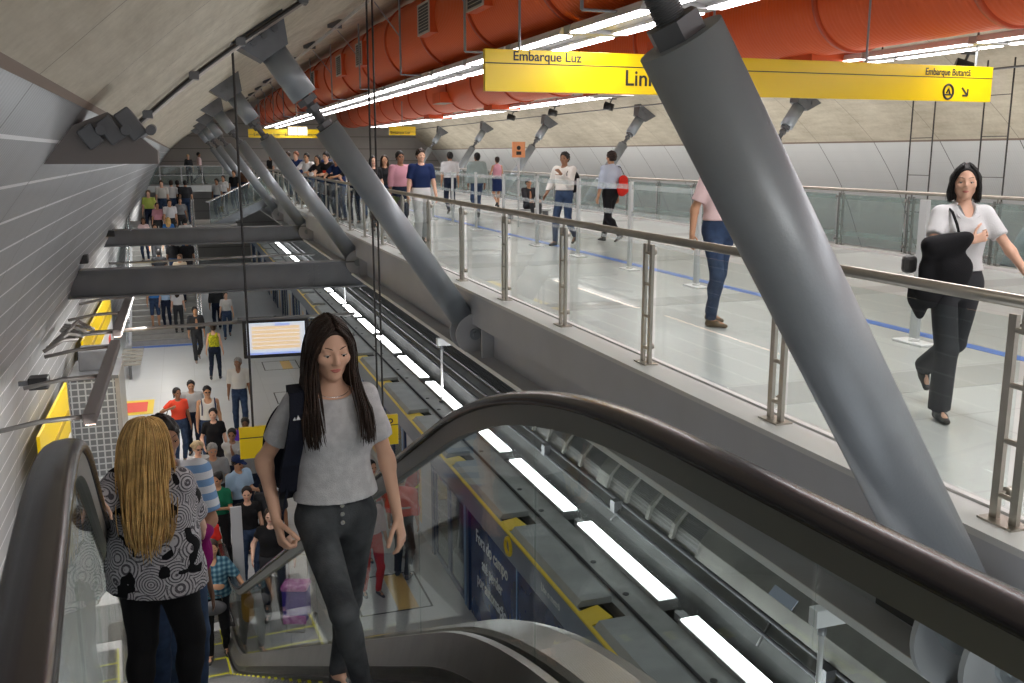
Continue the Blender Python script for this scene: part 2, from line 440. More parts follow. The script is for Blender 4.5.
# cross beams over the platform
for y, z0, z1, w in ((19.7,-1.0,-.46,'nearer dark grey steel beam crossing above the platform'), (28.1,-.78,-.32,'farther dark grey steel beam crossing above the platform')):
    r = empty('cross_beam', w, 'beam', (0,y,0), group='beams above the platform')
    b = MB(); b.box(-2.15,3.45, -.02,.02, z0+.03,z1-.03); b.build('web', M_beam, r)
    MB().box(-2.0,3.5, -.18,.18, z1-.03,z1).build('flange', M_beam, r)
    MB().box(-2.3,3.5, -.18,.18, z0,z0+.03).build('flange', M_beam, r)
    b = MB()
    for x in (2.35,2.55):
        for k in range(5):
            zz = z0+.1+(z1-z0-.2)*k/4; b.cyl((x,-.045,zz),(x,-.02,zz), .018, n=6)
    b.box(2.43,2.47,-.03,-.02,z0+.03,z1-.03)
    b.build('splice_bolts', M_steel_d, r)

# ------------------------------------------------------------------ ducts
def duct_mat():
    m = mat('orange_spiral_duct', (.72,.115,.022), .40, .1)
    nt = m.node_tree; b = nt.nodes['Principled BSDF']
    tc = nt.nodes.new('ShaderNodeTexCoord'); w = nt.nodes.new('ShaderNodeTexWave'); w.wave_type = 'BANDS'; w.bands_direction = 'Y'
    w.inputs['Scale'].default_value = 3.6; w.inputs['Distortion'].default_value = 0
    nt.links.new(tc.outputs['Object'], w.inputs[0])
    bp = nt.nodes.new('ShaderNodeBump'); bp.inputs['Strength'].default_value = .55; bp.inputs['Distance'].default_value = .012
    nt.links.new(w.outputs[1], bp.inputs['Height']); nt.links.new(bp.outputs[0], b.inputs['Normal'])
    return m
M_duct = duct_mat()
def vent_box(root, M, w, h, dpt, name='vent_box'):
    """box whose outer face (local -Y... +Z outward) holds a grille"""
    b = MB().box(-w/2,w/2,-h/2,h/2,-.25,dpt, M=M); o = b.build(name, M_orange, root)
    b = MB().box(-w/2+.03,w/2-.03,-h/2+.03,h/2-.03,dpt,dpt+.006, M=M)
    b.build('grille', M_grille, o)
    b = MB()
    for x0,x1,y0,y1 in ((-w/2+.01,-w/2+.045,-h/2+.01,h/2-.01),(w/2-.045,w/2-.01,-h/2+.01,h/2-.01),(-w/2+.045,w/2-.045,-h/2+.01,-h/2+.045),(-w/2+.045,w/2-.045,h/2-.045,h/2-.01)):
        b.box(x0,x1,y0,y1,dpt,dpt+.02, M=M)
    n = 9
    for k in range(1, n): 
        y = -h/2+.045+(h-.09)*k/n; b.box(-w/2+.045,w/2-.045,y-.004,y+.004,dpt,dpt+.014, M=M)
    b.build('grille_frame', M_gframe, o)
for (cx_, cz_, lab, ph) in ((5.05,4.05,'large orange round air duct above the left light row',0), (9.98,4.05,'large orange round air duct above the right light row',1)):
    r = empty('air_duct', lab, 'duct', (cx_,0,cz_))
    MB().cyl((0,YB,0),(0,60,0), .78, n=64).build('duct_tube', M_duct, r)
    for k in range(-2, 20):
        y = 2.4+3.05*k + (0 if ph == 0 else 1.2)
        if y < YB+.2 or y > 59.9: continue
        MB().cyl((0,y-.05,0),(0,y+.05,0), .815, n=64).build('joint_ring', M_orange2, r)
    if ph == 0:
        for y in (4.7,7.8,10.75,13.85,16.97,23.46,26.57,31.98):
            a = math.radians(8)
            M = Matrix.Translation((-.80*math.cos(a),y,-.02)) @ Matrix(((0,0,-1,0),(1,0,0,0),(0,1,0,0),(0,0,0,1)))
            vent_box(r, M, .85,.55,.07)
    else:
        for y in (14.0,22.5,31,39.5):
            M = Matrix.Translation((.30,y,-.75)) @ Matrix(((1,0,0,0),(0,-1,0,0),(0,0,-1,0),(0,0,0,1)))
            vent_box(r, M, 1.0,.9,.16)
        for y in (17.2,26,34.5):
            M = Matrix.Translation((-.66,y,-.42)) @ Matrix(((1,0,0,0),(0,-1,0,0),(0,0,-1,0),(0,0,0,1)))
            vent_box(r, M, .8,1.1,.12)

# ------------------------------------------------------------------ ceiling light rows
def light_module(name, lab, xs, y, L, group, z=3.14, w=.13):
    r = empty(name, lab, 'ceiling light', (0,y,z), group=group)
    x0, x1 = xs
    b = MB(); b.box(x0+w*.6,x1-w*.6, 0,L+.12, .04,.10)
    b.box(x0-w*.5,x1+w*.5, L,L+.22, -.01,.09); b.build('cable_tray', M_steel_d if False else mat('tray_grey', (.42,.42,.42), .5, .2), r)
    for x in (x0, x1):
        h = MB(); h.prism([(x-w*.5,.09),(x-w*.75,-.0),(x+w*.75,-.0),(x+w*.5,.09)], 1, .02, L-.02)
        hs = h.build('lamp_housing', mat('lamp_housing_white', (.75,.74,.74), .4), r)
        MB().box(x-w*.66,x+w*.66, .04,L-.04, -.018,-.002, bev=.006).build('diffuser', E_tube, hs)
    return r
P2 = 2.22
a0 = light_module('ceiling_lamp', 'twin tube ceiling lamp in the row under the left orange duct', (4.6,5.17), 0, 1.95, 'lamps under the left duct')
for k in range(-1, 24):
    o = a0 if k == -1 else copy_tree(a0)
    o.location = (0, 2.55+P2*k-.1, 3.14)
a1 = light_module('ceiling_lamp', 'twin tube ceiling lamp in the row under the right orange duct', (10.45,11.0), 0, 2.1, 'lamps under the right duct', w=.09)
for k in range(-1, 24):
    o = a1 if k == -1 else copy_tree(a1)
    o.location = (0, 2.0+P2*k, 3.2)
# lamp rods
def rods(name, lab, cat, pts, r=.018, m=M_steel):
    b = MB()
    for a, c in pts: b.cyl(a, c, r, n=8)
    return tag(b.build(name, m), lab, cat)
rr = empty('hanger_rods', 'grey hanger rods carrying the left row of lamps', 'hanger')
for k in range(13):
    y = 5.3+P2*2*k
    h_ = MB().cyl((4.12,y,3.2),(4.12,y,4.68), .02, n=8).build('hanger_rod', M_steel, rr)
    MB().cyl((4.12,y,3.2),(4.62,y,3.2), .016, n=8).build('cross_rod', M_steel, h_); MB().cyl((4.12,y,3.9),(3.62,y-.1,4.5), .012, n=6).build('stay_rod', M_steel, h_)
rr = empty('hanger_rods', 'grey hanger rods carrying the right row of lamps', 'hanger')
for k in range(12):
    y = 4.6+P2*2*k
    MB().cyl((11.1,y,3.24),(11.1,y,4.55), .014, n=8).build('hanger_rod', M_cable, rr)
# conduits on the vault
b = MB()
for dx in (0,.09): b.cyl((3.2+dx,YB,4.28+dx*.4),(3.2+dx,60,4.28+dx*.4), .018, n=8)
tag(b.build('conduit', M_stain), 'pair of thin metal conduits along the vault left of the orange duct', 'conduit')
b = MB()
for k in range(14):
    y = 4.2+4.2*k; b.box(3.1,3.4, y-.03,y+.03, 4.30,4.48)
b.build('conduit_clamp', M_steel_d, bpy.data.objects['conduit'])
# pipe running round the vault to the wall bracket
off = [(x+.06*.7, z-.06*.7) for x, z in (UP + [])]
pts = [(p[0],11.05,p[1]) for p in off if p[0] < 2.4]
b = MB().tube(pts, .035, n=10)
pi_ = tag(b.build('vault_pipe', mat('pipe_brown_grey', (.33,.29,.26), .35, .5)), 'curved pipe following the vault from the wall bracket up past the strut head', 'pipe')
b = MB().tube([(p[0]+.0,10.93,p[1]) for p in off if p[0] < 2.4], .018, n=8); b.build('cable', M_cable, pi_)
b = MB()
for i in range(2, len(pts), 4): b.box(pts[i][0]-.05,pts[i][0]+.05, 10.9,11.12, pts[i][2]-.03,pts[i][2]+.05)
b.build('pipe_clip', M_steel_d, pi_)
# steel wall bracket with bolts at the foot of that pipe
r = empty('wall_bracket', 'dark steel bracket box on the left wall where the curved pipe ends', 'bracket', (0,6.6,0))
b = MB(); b.prism([(-.80,1.64),(-.13,1.64),(-.13,1.72),(-.40,1.95),(-.62,1.86)], 1, -.22,.25); b.build('shelf', mat('bracket_brown', (.20,.18,.17), .5, .3), r)
for k, x in enumerate((-.50,-.36,-.22)):
    b = MB(); b.box(x-.05,x+.05, -.28,.2, 1.74+.03*k,1.87+.06*k, M=Matrix.Translation((x,0,1.8))@Matrix.Rotation(-.6,4,'Y')@Matrix.Translation((-x,0,-1.8)), bev=.01); b.build('clamp', M_steel_d, r)
    MB().cyl((x+.06,-.31,1.84),(x+.06,.1,1.86), .03, n=12).build('clamp_bolt', M_steel_d, r)

# ------------------------------------------------------------------ mezzanine railings
def railing(X, y0, pitch_, n, s, lab, m_post, bands=False):
    """s: side the glass clamps point to"""
    r = empty('glass_railing', lab, 'railing', (X,0,0))
    yend = y0 + pitch_*(n-1)
    MB().tube([(0,y0-.6,1.06),(0,yend+.6,1.06)], .031, n=14).build('handrail', M_stain, r)
    for i in range(n):
        y = y0 + pitch_*i
        b = MB()
        for dy in (-.056,.056): b.box(-.012,.012, y+dy-.021,y+dy+.021, .045,1.0)
        for z in (.16,.42,.68,.93): b.cyl((0,y-.04,z),(0,y+.04,z), .013, n=8)
        b.cyl((0,y,.93),(0,y,1.04), .012, n=8)
        p = b.build('post', m_post, r)
        MB().box(-.06,.06, y-.10,y+.10, .035,.045).build('base_plate', m_post, p)
        for z in (.16,.93):
            b = MB(); b.cyl((s*.01,y+.05,z),(s*.07,y+.05,z), .012, n=8); b.cyl((s*.045,y+.05,z),(s*.085,y+.05,z), .026, n=12)
            b.build('glass_clamp', m_post, p)
    for i in range(n-1):
        y = y0 + pitch_*i
        g = MB().box(s*.058-.005,s*.058+.005, y+.06,y+pitch_-.04, .09,.97).build('glass_panel', M_glass if not bands else M_glass2, r)
        if bands:
            for z0, z1 in ((.88,.97),(.22,.30)): MB().box(-s*.0-.008-s*.05,-s*.05+.008, y+.0,y+pitch_, z0,z1).build('frosted_band', M_frost, g)
    return r
railing(3.475, 1.36, 1.807, 30, 1, 'stainless steel and glass railing along the near edge of the mezzanine', M_stain)
railing(11.55, 2.2, 1.807, 29, -1, 'stainless and greenish glass railing along the far edge of the mezzanine', mat('post_dark', (.25,.25,.24), .4, .6), bands=True)
# central queue barrier
r = empty('crowd_barrier', 'low clear panel barrier with white posts beside the blue floor line', 'barrier', (6.25,0,0))
M_bpost = mat('barrier_grey', (.52,.54,.54), .35, .3)
for k in range(18):
    y = 4.9+1.98*k
    b = MB(); b.box(-.02,.02, y-.045,y+.045, .02,1.3); p = b.build('post', M_bpost, r)
    b = MB(); b.box(-.09,.09, y-.19,y+.19, 0,.022, bev=.008); b.cyl((0,y,.02),(0,y,.05), .05, n=12); b.build('base_plate', M_white, p)
    if 9 < y < 36:
        for z0, z1 in ((1.19,1.26),(.80,.87),(.42,.47)):
            MB().box(-.012,.012, y+.05,y+1.93, z0,z1).build('band', M_frost, r)

# ------------------------------------------------------------------ signs
def board(name, lab, x0, x1, y, z0, z1, th=.08, line=.68):
    r = empty(name, lab, 'sign', ((x0+x1)/2, y, z1)); w = (x1-x0)/2; h = z1-z0
    MB().box(-w,w, 0,th, -h,0, bev=.004).build('panel', M_yellow, r)
    MB().box(-w+.0,w-.0, -.003,-.0005, -h*(1-line)-.012,-h*(1-line)+.0).build('stripe', M_blacktx, r)
    return r
RX = (PI/2,0,0)
r = board('direction_sign', 'long yellow hanging sign reading Embarque Luz and Embarque Butanta over the mezzanine', 3.5, 11.19, 11.2, 2.44, 2.93)
X0 = (3.5+11.19)/2
text_obj('lettering', 'Embarque Luz', .155, M_blacktx, r, (3.85-X0,-.004,-.125), RX, bold=.002)
text_obj('lettering', 'Linha 4', .27, M_blacktx, r, (5.33-X0,-.004,-.385), RX, bold=.003)
text_obj('lettering', 'Embarque Butantã', .135, M_blacktx, r, (9.98-X0,-.004,-.135), RX, sx=.80, bold=.002)
def arrow(parent, cx, cz, s, ang):
    b = MB(); M = Matrix.Translation((cx,-.004,cz)) @ Matrix.Rotation(-ang, 4, 'Y')
    b.box(-s,s*.7,-.002,.002,-s*.16,s*.16, M=M)
    for sg in (1,-1):
        M2 = M @ Matrix.Translation((s*.8,0,0)) @ Matrix.Rotation(sg*math.radians(135), 4, 'Y')
        b.box(0,s*1.1,-.0015,.0025,-s*.16,s*.16, M=M2)
    return b.build('arrow', M_blacktx, parent)
arrow(r, 10.71-X0, 2.57-2.93, .085, math.radians(-45))
b = MB()
b.tube([(10.41-X0+.085*math.cos(t), -.004, 2.57-2.93+.1*math.sin(t)) for t in np.linspace(0,2*PI,24)[:-1]], .016, n=6, closed=True)
b.tube([(10.41-X0-.03,-.004,2.55-2.93),(10.41-X0,-.004,2.62-2.93),(10.41-X0+.035,-.004,2.53-2.93)], .014, n=6); b.cyl((10.41-X0-.07,-.004,2.53-2.93),(10.41-X0+.07,-.004,2.53-2.93), .012, n=6)
b.build('pictogram', M_blacktx, r)
arrow(r, 5.74-X0, -.08, .05, math.radians(90))
for x in (3.95,6.6,9.0,10.9): MB().cyl((x-X0,.04,0),(x-X0,.04,1.6 if x<9 else .9), .016, n=8).build('hanger_rod', M_steel, r)
r = board('direction_sign', 'yellow hanging sign reading Destino Luz behind the walking girl', .50, 2.60, 12.4, -2.22, -1.80, th=.06)
text_obj('lettering', 'Destino', .15, M_blacktx, r, (.50,-.004,-.115), RX, bold=.002)
text_obj('lettering', 'Linha 4    Luz', .25, M_blacktx, r, (-.60,-.004,-.345), RX, bold=.003)
r1 = rods('hanging_cable', 'single long dark rod hanging to the left end of the small yellow sign', 'cable', [((.68,12.43,3.0),(.68,12.43,-1.80))], .016, M_cable)
r1 = empty('hanging_cable', 'pair of long dark rods hanging to the right end of the small yellow sign', 'cable')
for x in (2.33,2.40): MB().cyl((x,12.43,4.0),(x,12.43,-1.80), .013, n=8).build('rod', M_cable, r1)
r = board('direction_sign', 'distant wide yellow sign hanging above the mezzanine crowd', 2.95, 7.2, 45, 2.42, 2.80, line=.4)
text_obj('lettering', 'Embarque Luz    Embarque Butantã', .2, M_blacktx, r, (-1.9,-.004,-.30), RX)
for x in (-1.6,1.6): MB().cyl((x,.04,0),(x,.04,1.3), .02, n=8).build('hanger_rod', M_steel, r)
r = board('direction_sign', 'short yellow hanging sign left of the right wall struts', 8.1, 9.2, 39, 2.45, 2.80, line=.4)
text_obj('lettering', 'Embarque Luz', .14, M_blacktx, r, (-.5,-.004,-.29), RX)
MB().cyl((0,.04,0),(0,.04,1.0), .02, n=8).build('hanger_rod', M_steel, r)
r = empty('hanging_light_box', 'bright yellow light box hanging in front of the distant yellow sign', 'light box', (3.75,33,2.3))
MB().box(-.33,.33,-.05,.05,0,.30, bev=.01).build('casing', M_gframe, r); MB().box(-.30,.30,-.058,-.051,.02,.28).build('lit_face', emis('yellow_lit', (1,.75,.25), 2.5), r)
b = MB()
for x in (-.15,0,.15): b.box(x-.01,x+.01,-.062,-.058,.02,.28)
b.cyl((0,0,.3),(0,0,1.0), .012, n=6); b.build('divider', M_gframe, r)

# ------------------------------------------------------------------ right side details
for i, (y, w) in enumerate(((13.69,'black spotlight on the vault above the right end of the yellow sign'),(28.41,'black spotlight above the man with the red bag'),(33.3,'black spotlight to the right of the middle distant strut'),(38.0,'smallest black spotlight, farthest along the right vault'))):
    r = empty('spotlight', w, 'spotlight', (13.0,y,3.2), group='spotlights on the right vault')
    MB().cyl((.1,-.12,-.06),(-.14,.04,.02), .11, .13, n=14).build('lamp_head', M_black, r)
    MB().cyl((0,0,0),(.12,0,.26), .025, n=8).box(-.03,.25,-.04,.04,.20,.24).build('arm', M_steel_d, r)
b = MB().cyl((13.2,YB,3.12),(13.2,60,3.12), .02, n=6); tag(b.build('conduit', M_steel_d), 'thin dark conduit along the vault on the right side', 'conduit')
for i, (y, w) in enumerate(((15.0,'pair of thin dark cables with rungs hanging left of the walking woman'),(13.25,'pair of thin dark cables with rungs hanging behind the walking woman'))):
    r = empty('cable_ladder', w, 'cable ladder', (13.4,y,0), group='cable ladders at the right wall')
    for dy in (-.29,.29): MB().cyl((0,dy,-.3),(0,dy,3.3), .014, n=6).build('cable', M_cable, r)
    for z in (.6,1.3,2.0,2.7): MB().cyl((0,-.29,z),(0,.29,z), .008, n=6).build('rung', M_cable, r)
r = empty('notice_stand', 'thin grey post with a small orange notice behind the man in the white jacket', 'notice', (7.5,21.4,0))
MB().cyl((0,0,0),(0,0,1.6), .025, n=8).build('post', M_bpost, r); MB().box(-.16,.16,-.012,.012,1.62,1.98, bev=.004).build('plate', mat('orange_notice', (.85,.35,.15), .5), r)
MB().cyl((0,-.016,1.84),(0,-.012,1.84), .05, n=12).box(-.06,.06,-.016,-.012,1.68,1.76).build('pictogram', M_blacktx, r)
# ------------------------------------------------------------------ platform screen doors
PX = 3.5
M_cap = mat('screen_door_cap_grey', (.34,.34,.33), .55, .15, noise=.18, nscale=4)
M_capl = mat('screen_door_cap_light', (.42,.43,.43), .45, .2, noise=.15, nscale=3)
M_head = mat('header_bluegrey', (.20,.24,.32), .35)
M_navy = mat('poster_navy', (.012,.028,.10), .25, color2=(.02,.07,.25), nscale=.9)
M_bluef = mat('door_frame_blue', (.03,.06,.16), .3, .2)
M_lb = mat('door_frame_lightblue', (.25,.40,.62), .35)
r = empty('platform_screen_door_wall', 'platform screen door wall with grey cap, blue poster and glass doors', 'platform doors', (0,0,0))
Y0, Y1 = 3.0, 58.0
MB().box(PX+.45,4.36, Y0,Y1, -3.0,-2.86).build('cap_slab', M_cap, r)
MB().box(PX,PX+.06, Y0,Y1, -3.18,-2.85).build('header', M_head, r)
MB().box(PX-.01,PX+.03, Y0,Y1, -2.86,-2.835).build('yellow_edge', M_yellow, r)
MB().box(4.34,4.36, Y0,Y1, -5.85,-3.0).build('track_side_panel', M_grille, r)
ys = [5.3,7.93,10.46,13.12]
while ys[-1] < 56: ys.append(ys[-1]+2.62)
for a, c in zip(ys, ys[1:]):
    b = MB(); b.prism([(PX+.04,-2.86),(PX+.44,-2.86),(PX+.44,-2.79),(PX+.10,-2.79)], 1, a+.38, c-.06); b.build('cover_lid', M_capl, r)
    b = MB(); b.prism([(PX+.0,a-.05),(PX+.30,a+.05),(PX+.26,a+.34),(PX+.0,a+.26)], 2, -2.857,-2.838); b.build('yellow_patch', M_yellow, r)
    b = MB()
    for k in (.5,1.35): b.cyl((PX+.66,a+k,-2.861),(PX+.66,a+k,-2.852), .035, n=14)
    b.build('hole', M_black, r)
b = MB().tube([(PX+.55,Y0,-2.84),(PX+.55,Y1,-2.84)], .018, n=8); b.build('cable', M_grille, r)
# panels below the header
b = MB(); b.box(PX+.01,PX+.05, 3.0,12.0, -4.68,-3.18); pn = b.build('poster_panel', M_navy, r)
RL = (PI/2,0,-PI/2)
M_wtx = mat('sign_white_text', (.8,.82,.85), .5)
for i, (t, y, z, s) in enumerate((('Fora do campo', 11.75,-3.50,.26),('até perder',11.48,-3.80,.24),('por automação',11.70,-4.09,.24))):
    text_obj('lettering', t, s, M_wtx, pn, (PX+.006,y,z), RL, sx=.85, bold=.003)
text_obj('lettering', 'Use o metrô', .12, M_wtx, r, (PX-.004,9.2,-3.05), RL, sx=.9)
for y in (5.9,10.05): MB().box(PX,PX+.012, y-.012,y+.012, -4.68,-3.18).build('panel_joint', M_lb, pn)
b = MB(); b.tube([(PX-.008,10.32+.10*math.cos(t),-3.0+.10*math.sin(t)) for t in np.linspace(0,2*PI,28)[:-1]], .028, n=8, closed=True); ring = b.build('yellow_ring', M_yellow, r)
b = MB(); b.cyl((PX-.004,10.32,-3.0),(PX-.001,10.32,-3.0), .075, n=20); b.build('ring_center', M_head, ring)
# doors
def door_module(y):
    for y0, w, m in ((y,.12,M_bluef),(y+.16,.07,M_lb)):
        MB().box(PX,PX+.07, y0,y0+w, -4.7,-3.18).build('door_jamb', m, r)
    for k in (0,1):
        a = y+.26+k*.86
        g = MB().box(PX+.03,PX+.04, a+.06,a+.78, -4.6,-3.24).build('door_leaf', M_glass2, r)
        b = MB()
        for q in (a,a+.78): b.box(PX+.015,PX+.055, q,q+.06, -4.68,-3.2)
        b.box(PX+.015,PX+.055, a+.06,a+.78, -4.68,-4.6); b.box(PX+.015,PX+.055, a+.06,a+.78, -3.24,-3.2); b.build('leaf_frame', M_bluef, g)
    MB().box(PX,PX+.07, y+2.02,y+2.14, -4.7,-3.18).build('door_jamb', M_bluef, r)
    g = MB().box(PX+.02,PX+.05, y+2.2,y+4.0, -4.68,-3.2).build('fixed_panel', mat('fixed_panel_pale', (.48,.52,.58), .3), r)
    MB().box(PX+.015,PX+.02, y+2.9,y+3.3, -4.5,-3.4).build('sticker', mat('pale_orange_sticker', (.75,.55,.3), .5), g)
y = 12.1
while y < 54: door_module(y); y += 4.1
# up-facing lights on the cap: each one lamp
lp = empty('edge_lamp', 'white glowing light box along the top of the platform doors', 'light', (4.47,0,-2.8), group='light boxes on the platform doors')
MB().box(-.11,.11, 0,2.22, -.12,-.005).build('casing', M_cap, lp)
MB().box(-.09,.09, .03,2.19, -.005,.012).build('diffuser', E_panel, lp)
b = MB().box(-.05,.05, 2.24,2.4, -.10,-.02); b.cyl((0,2.22,-.05),(0,2.44,-.05), .025, n=8); b.build('connector', M_capl, lp)
yy = [5.45+2.62*k for k in range(20)]
for i, y in enumerate(yy):
    o = lp if i == 0 else copy_tree(lp)
    o.location = (4.47, y, -2.8)
for i, (y, w) in enumerate(((5.5,'white post and box bolted to the girder, seen through the escalator glass'),(16.75,'white post and box beside the foot of the second strut'),(28.0,'distant white post and box between the cross beams'))):
    q = empty('brace_post', w, 'post', (4.36,y,-2.86), group='posts on the platform doors')
    MB().cyl((0,0,0),(0,0,1.1), .022, n=10).build('post', M_white, q); MB().box(-.09,.62,-.05,.05,1.08,1.22, bev=.004).build('box', M_white, q)
    MB().cyl((0,0,0),(0,0,.03), .06, n=12).build('foot_flange', M_steel_d, q); MB().cyl((0,0,1.0),(0,0,1.08), .035, n=10).build('clamp', M_steel_d, q)

# ------------------------------------------------------------------ train
M_roof = mat('train_roof_grey', (.105,.108,.105), .6, .1, noise=.3, nscale=2.5)
M_trside = mat('train_side', (.45,.47,.5), .35, .3)
t = empty('train', 'grey train at the platform, its roof with mesh covers seen beyond the light boxes', 'train', (6.05,0,0))
hw = 1.36
prof = [(-hw,-4.9),(-hw,-3.0),(-hw+.05,-2.75),(-hw+.2,-2.52),(-hw+.5,-2.36),(-.5,-2.28),(.5,-2.28),(hw-.5,-2.36),(hw-.2,-2.52),(hw-.05,-2.75),(hw,-3.0),(hw,-4.9)]
MB().prism(prof, 1, 3.0,57.0).build('body', M_roof, t)
for x_, z_ in ((-1.27,-2.62),(-1.19,-2.50)): MB().tube([(x_,3.0,z_),(x_,57,z_)], .022, n=6).build('roof_gutter', M_grille, t)
for y_ in (3.9,5.9,10.0,12.4): MB().box(-1.30,-1.2,y_,y_+.12,-2.62,-2.47).build('roof_bracket', M_grille, t)
b = MB()
for y in np.arange(4,57,2.6): b.box(-hw-.006,-hw+.01, y,y+1.5, -4.0,-3.2)
b.build('window', M_black, t)
b = MB()
for k in range(14): b.box(-hw+.3+.055*k,-hw+.325+.055*k, 13.6,34, -2.42+.009*k,-2.36+.009*k)
b.build('roof_rib', M_grille, t)
acp = [(-1.20,-2.46),(-1.15,-2.30),(-1.02,-2.15),(-.82,-2.06),(0,-2.02),(.82,-2.06),(1.02,-2.15),(1.15,-2.30),(1.20,-2.46)]
def ac(y0, y1, m, nm, inset=0):
    P = [(a*(1-inset*.02), c-inset*.012) for a, c in acp]
    return MB().prism(P, 1, y0, y1).build(nm, m, t)
M_accov = mat('roof_unit_cover', (.15,.147,.13), .6, .1, noise=.25, nscale=3)
def mesh_mat():
    m = bpy.data.materials.new('diamond_mesh'); m.use_nodes = True; nt = m.node_tree; b = nt.nodes['Principled BSDF']
    tc = nt.nodes.new('ShaderNodeTexCoord'); mp = nt.nodes.new('ShaderNodeMapping'); mp.inputs['Rotation'].default_value = (0,0,0); mp.inputs['Scale'].default_value = (15,15,15)
    vo = nt.nodes.new('ShaderNodeTexVoronoi'); vo.inputs['Randomness'].default_value = .15; nt.links.new(tc.outputs['Object'], mp.inputs[0]); nt.links.new(mp.outputs[0], vo.inputs[0])
    cr = nt.nodes.new('ShaderNodeValToRGB'); cr.color_ramp.elements[0].position = .40; cr.color_ramp.elements[0].color = (.004,.004,.004,1); cr.color_ramp.elements[1].position = .50; cr.color_ramp.elements[1].color = (.09,.09,.085,1)
    nt.links.new(vo.outputs[0], cr.inputs[0]); nt.links.new(cr.outputs[0], b.inputs['Base Color']); b.inputs['Roughness'].default_value = .5
    return m
M_mesh = mesh_mat()
for y0 in (4.0, 8.0): pass
ac(3.2,7.9,M_accov,'roof_unit'); ac(7.9,8.2,M_accov,'roof_unit_end')
for (a, c) in ((8.2,10.5),(10.75,13.2)):
    g = ac(a,c,M_mesh,'mesh_cover',1.6)
    n = 5
    for k in range(n): 
        yk = a+(c-a)*k/(n-1)-.03
        ac(yk,yk+.06,M_accov,'mesh_rib').parent = t
ac(10.5,10.75,M_accov,'roof_unit_end')
MB().prism([(-1.158,-2.29),(-1.165,-2.285),(-1.095,-2.205),(-1.088,-2.21)], 1, 6.6, 6.95).build('rating_plate', mat('plate_blue_white', (.30,.34,.42), .5), t)
for k in range(7):
    b = MB(); b.box(-1.02,-.90, 3.4+.6*k,3.7+.6*k, -2.20,-2.085); b.build('bracket', M_grille, t)
MB().tube([(-1.34,10.0,-2.7),(-1.1,10.0,-2.46),(-.9,10.25,-2.33),(-.7,10.55,-2.05)], .015, n=6).build('cable', M_black, t)
MB().tube([(-1.36,6.8,-2.7),(-1.1,6.9,-2.46),(-.95,7.3,-2.33),(-.7,7.6,-2.05)], .015, n=6).build('cable', M_black, t)
b = MB()
for x in (-.75,.75): b.box(x-.035,x+.035, YB,60, -5.85,-5.7)
o = b.build('track_rails', M_stain); o.location.x = 6.05; struct(o); o.name = 'trim_track_rails'

# ------------------------------------------------------------------ platform floor marks
M_pale = mat('tactile_yellow', (.85,.58,.20), .5)
def patch(name, lab, x0,x1,y0,y1, m, z=-4.7, cat='floor marking', group=None):
    o = MB().box(x0,x1,y0,y1,z,z+.004).build(name, m); o['kind'] = 'structure'; return o
patch('trim_blue_strip', 'x', -2.0,.25, 33.6,33.9, mat('blue_floor_line', (0,0,0)))
patch('trim_floor_red', 'x', -1.95,-1.2, 25.0,26.0, mat('floor_red', (.75,.06,.03), .5), -4.694)
patch('trim_floor_yellow', 'x', -2.15,-1.05, 24.75,26.25, M_yellow)
for k, y in enumerate((13.1,17.2,21.3,25.4,29.5,33.6,37.7)):
    o = patch('trim_yellow_mat', 'x', 2.55,2.85, y-.7,y+.5, M_pale)
    b = MB()
    for (x0,x1,a,c) in ((2.0,3.05,y-.72,y-.69),(2.0,3.05,y+.5,y+.53),(2.0,2.03,y-.69,y+.5),(3.02,3.05,y-.69,y+.5)): b.box(x0,x1,a,c,-4.694,-4.692)
    struct(b.build('trim_mat_outline', M_blacktx))

# ------------------------------------------------------------------ far stairs from the platform
M_step = mat('stair_grey', (.34,.335,.32), .5, noise=.1)
st = empty('staircase', 'wide grey staircase rising from the platform with people on it', 'stairs', (0,0,0))
N = 22; yA, zA = 34.0, -4.7; run, rise = .275, .165
for i in range(N):
    MB().box(-1.95,.25, yA+run*i,yA+run*(i+1)+.02, zA-.0,zA+rise*(i+1)).build('step', M_step, st) if i % 1 == 0 else None
b = MB()
for i in range(N): b.box(-1.94,.24, yA+run*i-.004,yA+run*i+.03, zA+rise*(i+1)-.0,zA+rise*(i+1)+.004)
b.build('nosing', mat('nosing_dark', (.12,.12,.12), .6), st)
zL = zA + rise*N; yL = yA + run*N
struct(MB().box(-2.4,2.0, yL,yL+3.2, zL-.3,zL).build('floor_stair_landing', M_step))
for x in (-2.02,.32):
    q = MB(); 
    for dx in (-.05,.05): q.tube([(x+dx,yA-.5,zA+.95),(x+dx,yA,zA+1.05),(x+dx,yL,zL+1.0),(x+dx,yL+.4,zL+1.0)], .028, n=8)
    q.build('handrail', M_chrome, st)
    for k in range(8):
        yk = yA-.3+k*(yL-yA+.3)/7; zk = zA + max(0,(yk-yA))*rise/run
        MB().cyl((x,yk,zk),(x,yk,zk+1.0), .022, n=8).build('baluster', M_chrome, st)
    q = MB(); P = [(yA-.2,zA+.05),(yL,zL+.05),(yL,zL+.9),(yA-.2,zA+.9)]; q.prism(P, 0, x-.006,x+.006); q.build('glass_panel', M_glass2, st)
    MB().prism([(yA-.4,zA-.0),(yL,zL-.1),(yL,zL+.06),(yA-.4,zA+.12)], 0, x-.09,x+.09).build('stringer', M_fascia, st)
